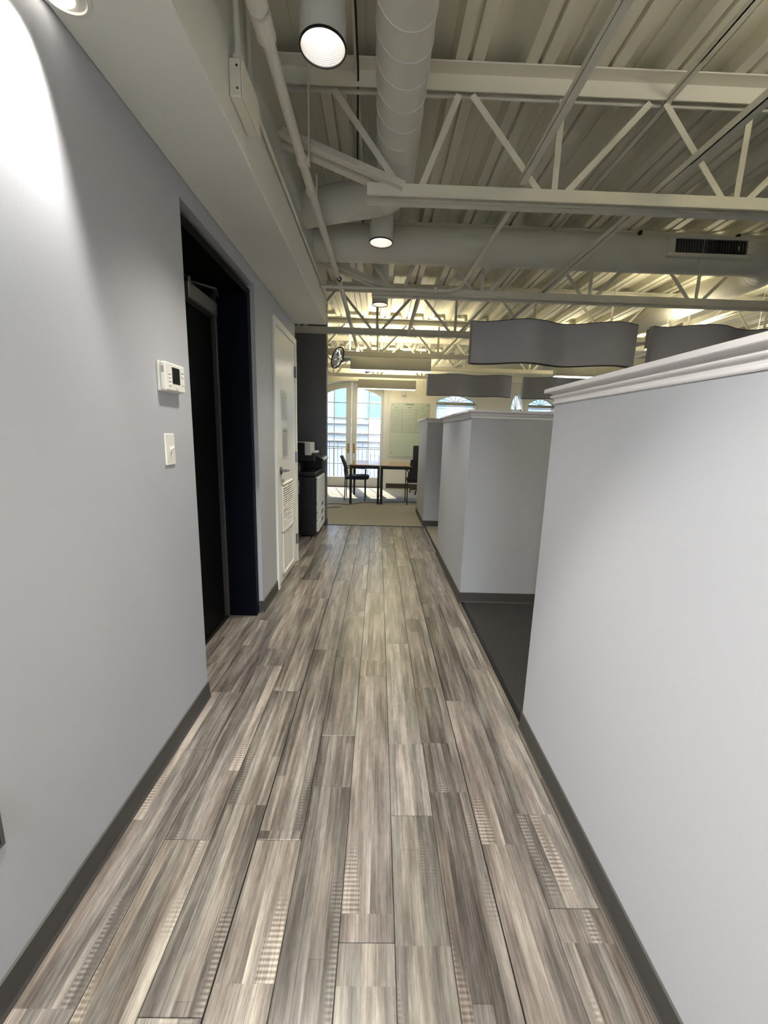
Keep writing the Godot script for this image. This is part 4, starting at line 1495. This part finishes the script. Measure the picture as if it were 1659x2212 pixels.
func guest_chair(label: String, at: Vector3, turn: float) -> void:
	# faces +x at turn 0; four thin legs, mesh back, arm loops
	var t := thing("guest_chair", label, "chair", at, turn, "black guest chairs")
	var st := ST()
	# padded seat with a rounded front
	var prof := PackedVector2Array([Vector2(-0.20, 0.405), Vector2(0.19, 0.405), Vector2(0.235, 0.425), Vector2(0.24, 0.445), Vector2(0.215, 0.465), Vector2(0.10, 0.475), Vector2(-0.20, 0.455)])
	prism(st, prof, 0.42, Transform3D(Basis.IDENTITY, Vector3(0, 0, -0.21)))
	obj("seat", st, M.black, t)
	st = ST()
	# curved back: strip of quads leaning backwards
	var n := 8
	for i in n:
		for j in 4:
			var f := func(a: int, b: int, off: float) -> Vector3:
				var u := float(a) / n * 2.0 - 1.0
				var v := float(b) / 4.0
				return Vector3(-0.205 - 0.075 * v * v - 0.03 * v - off + 0.03 * u * u, 0.47 + 0.36 * v, u * (0.20 - 0.02 * v))
			var q := [f.call(i, j, 0.0), f.call(i + 1, j, 0.0), f.call(i + 1, j + 1, 0.0), f.call(i, j + 1, 0.0)]
			quad(st, q[0], q[1], q[2], q[3], Vector3.RIGHT)
			var w := [f.call(i, j, 0.02), f.call(i + 1, j, 0.02), f.call(i + 1, j + 1, 0.02), f.call(i, j + 1, 0.02)]
			quad(st, w[0], w[1], w[2], w[3], Vector3.LEFT)
			if j == 3:
				quad(st, q[3], q[2], w[2], w[3], Vector3.UP)
			if j == 0:
				quad(st, q[0], q[1], w[1], w[0], Vector3.DOWN)
			if i == 0:
				quad(st, q[0], q[3], w[3], w[0], Vector3.FORWARD)
			if i == n - 1:
				quad(st, q[1], q[2], w[2], w[1], Vector3.BACK)
	obj("backrest", st, M.black, t)
	for s in [-1.0, 1.0]:
		st = ST()
		tube(st, [Vector3(0.17, 0.0, s * 0.225), Vector3(0.165, 0.42, s * 0.225)], 0.010, 10)
		obj("leg", st, M.black, t)
		st = ST()
		tube(st, [Vector3(-0.215, 0.0, s * 0.215), Vector3(-0.205, 0.42, s * 0.215), Vector3(-0.225, 0.60, s * 0.205)], 0.010, 10)
		obj("leg", st, M.black, t)
		st = ST()
		tube(st, [Vector3(0.165, 0.42, s * 0.225), Vector3(0.17, 0.585, s * 0.228), Vector3(0.155, 0.615, s * 0.228), Vector3(-0.20, 0.625, s * 0.222), Vector3(-0.225, 0.60, s * 0.205)], 0.0095, 10)
		obj("armrest", st, M.black, t)

func build_furniture() -> void:
	var tb := [["meeting table nearer the arched doors, pale with window glare", -0.50, 0.035], ["meeting table continuing right behind the far partition", 0.055, 1.35]]
	for q in tb:
		var t := thing("meeting_table", q[0], "table", Vector3((q[1] + q[2]) / 2, 0, -7.86), 0.0, "meeting tables")
		var hw: float = (q[2] - q[1]) / 2
		obj("tabletop", bx(Vector3(-hw, 0.698, -0.60), Vector3(hw, 0.714, 0.60), 0.003), M.wood, t)
		var st := ST()
		for z in [-0.575, 0.565]:
			box(st, Vector3(-hw + 0.02, 0.645, z), Vector3(hw - 0.02, 0.698, z + 0.025))
		for x in [-hw + 0.02, hw - 0.045]:
			box(st, Vector3(x, 0.645, -0.56), Vector3(x + 0.025, 0.698, 0.56))
		obj("apron", st, M.black, t)
		for x in [-hw + 0.006, hw - 0.034]:
			for z in [-0.585, 0.555]:
				obj("leg", bx(Vector3(x - 0.006, 0.0, z - 0.006), Vector3(x + 0.036, 0.698, z + 0.036), 0.003), M.black, t)
	guest_chair("black guest chair with slim legs left of the table, side on", Vector3(-0.40, 0, -7.84), 0.0)
	guest_chair("black guest chair seen from behind, beside the far partition", Vector3(0.76, 0, -7.52), PI / 2)
	# task chair on the far side
	var c := thing("task_chair", "black high backed office chair beyond the table, half hidden", "chair", Vector3(1.0, 0, -8.82), 0.0)
	var st := ST()
	box(st, Vector3(-0.24, 0.44, -0.22), Vector3(0.24, 0.51, 0.24), 0.025)
	obj("seat", st, M.black, c)
	st = ST()
	box(st, Vector3(-0.23, -0.25, -0.02), Vector3(0.23, 0.25, 0.02), 0.018, Transform3D(Basis(Vector3.RIGHT, -0.12), Vector3(0, 0.78, -0.25)))
	obj("backrest", st, M.black, c)
	st = ST()
	tube(st, [Vector3(0, 0.10, 0), Vector3(0, 0.44, 0)], 0.025, 12)
	obj("gas_post", st, M.black, c)
	st = ST()
	bar(st, Vector3(0, 0.44, -0.1), Vector3(0, 0.58, -0.26), 0.06, 0.02, 0.003)
	obj("back_bracket", st, M.black, c)
	for k in 5:
		var a := PI * 0.72 + TAU * k / 5
		st = ST()
		var e := Vector3(cos(a) * 0.30, 0.075, sin(a) * 0.30)
		tube(st, [Vector3(0, 0.12, 0), e], 0.026, 10, true, 0.015)
		var foot := obj("base_arm", st, M.black, c)
		st = ST()
		tube(st, [e + Vector3(-0.012, -0.047, 0), e + Vector3(0.012, -0.047, 0)], 0.028, 14)
		tube(st, [e, e + Vector3(0, -0.04, 0)], 0.008, 8)
		obj("caster", st, M.black, foot)
	for s in [-1.0, 1.0]:
		st = ST()
		tube(st, [Vector3(s * 0.24, 0.47, 0), Vector3(s * 0.285, 0.50, 0), Vector3(s * 0.285, 0.66, 0.0)], 0.013, 10)
		box(st, Vector3(s * 0.285 - 0.035, 0.655, -0.11), Vector3(s * 0.285 + 0.035, 0.68, 0.12), 0.01)
		obj("armrest", st, M.black, c)
	# cables on the carpet
	var runs := [[[-0.95, -7.15], [-0.70, -7.22], [-0.52, -7.16], [-0.40, -7.25], [-0.28, -7.40], [0.02, -7.42], [0.22, -7.55], [0.9, -7.62]], [[-1.0, -6.78], [-0.85, -6.80], [-0.62, -6.90]]]
	var names := ["long black cable lying across the carpet under the tables", "short black cable end on the carpet left of the table"]
	for i in 2:
		st = ST()
		var pts := []
		for p in runs[i]:
			pts.append(Vector3(p[0], 0.009, p[1]))
		tube(st, pts, 0.005, 6)
		tag(obj("floor_cable", st, M.black), names[i], "cable")

func build_outside() -> void:
	# balcony with an iron railing
	var b := thing("balcony", "balcony slab outside the glazed doors", "balcony", Vector3(-0.6, 0, -10.5))
	obj("slab", bx(Vector3(-2.4, -0.3, -0.75), Vector3(2.4, -0.03, 0.68), 0.01), M.stone, b)
	var r := thing("balcony_railing", "black iron railing seen through the glazed doors", "railing", Vector3(-0.6, -0.03, -11.15))
	var st := ST()
	for y in [0.10, 0.90, 1.05]:
		box(st, Vector3(-2.3, y, -0.012), Vector3(2.3, y + 0.022, 0.012))
	obj("rail", st, M.iron, r)
	for k in 42:
		st = ST()
		var x := -2.28 + k * 0.1115
		box(st, Vector3(x - 0.006, 0.10 if k % 6 else 0.0, -0.006), Vector3(x + 0.006, 0.90 if k % 2 else 1.05, 0.006))
		obj("baluster", st, M.iron, r)
	# street and the building across it
	struct("ground", bx(Vector3(-60, -4.4, -80), Vector3(70, -4.2, 40)), M.asphalt)
	var f := thing("stone_building", "pale stone building across the street beyond the balcony", "building", Vector3(0, -4.2, -20))
	obj("wall", bx(Vector3(-16, 0, -4), Vector3(20, 11.6, 0)), M.stone, f)
	st = ST()
	for y in [5.02, 5.38, 5.86, 8.3, 11.4]:
		box(st, Vector3(-16, y, 0), Vector3(20, y + 0.13, 0.22), 0.03)
	obj("cornice", st, M.stone, f)
	for k in 20:
		for row in [6.2, 9.1]:
			var x := -14.3 + k * 1.56
			st = ST()
			box(st, Vector3(x - 0.43, row - 0.10, 0.0), Vector3(x + 0.43, row + 1.58, 0.08), 0.02)
			var w := obj("window", st, M.stone, f)
			for s in [0, 1]:
				obj("pane", bx(Vector3(x - 0.33 + s * 0.35, row, 0.07), Vector3(x - 0.02 + s * 0.35, row + 1.45, 0.095)), M.far_glass, w)
	for k in 5:
		var x := -8.8 + k * 4.1
		st = ST()
		var poly := PackedVector2Array()
		poly.append(Vector2(x - 1.3, 0.1))
		for i in 13:
			var a := PI - PI * i / 12
			poly.append(Vector2(x + cos(a) * 1.3, 2.0 + sin(a) * 1.3))
		poly.append(Vector2(x + 1.3, 0.1))
		prism(st, poly, 0.10, Transform3D(Basis.IDENTITY, Vector3(0, 0, 0)))
		var ar := obj("arched_window", st, M.stone_dark, f)
		st = ST()
		for q in [-0.87, -0.43, 0.0, 0.43, 0.87]:
			box(st, Vector3(x + q - 0.05, 0.1, 0.08), Vector3(x + q + 0.05, 2.0 + sqrt(max(0.0, 1.69 - q * q)), 0.16))
		for y in [0.8, 1.6, 2.4]:
			box(st, Vector3(x - 1.25, y, 0.08), Vector3(x + 1.25, y + 0.08, 0.15))
		obj("glazing_bar", st, M.stone, ar)
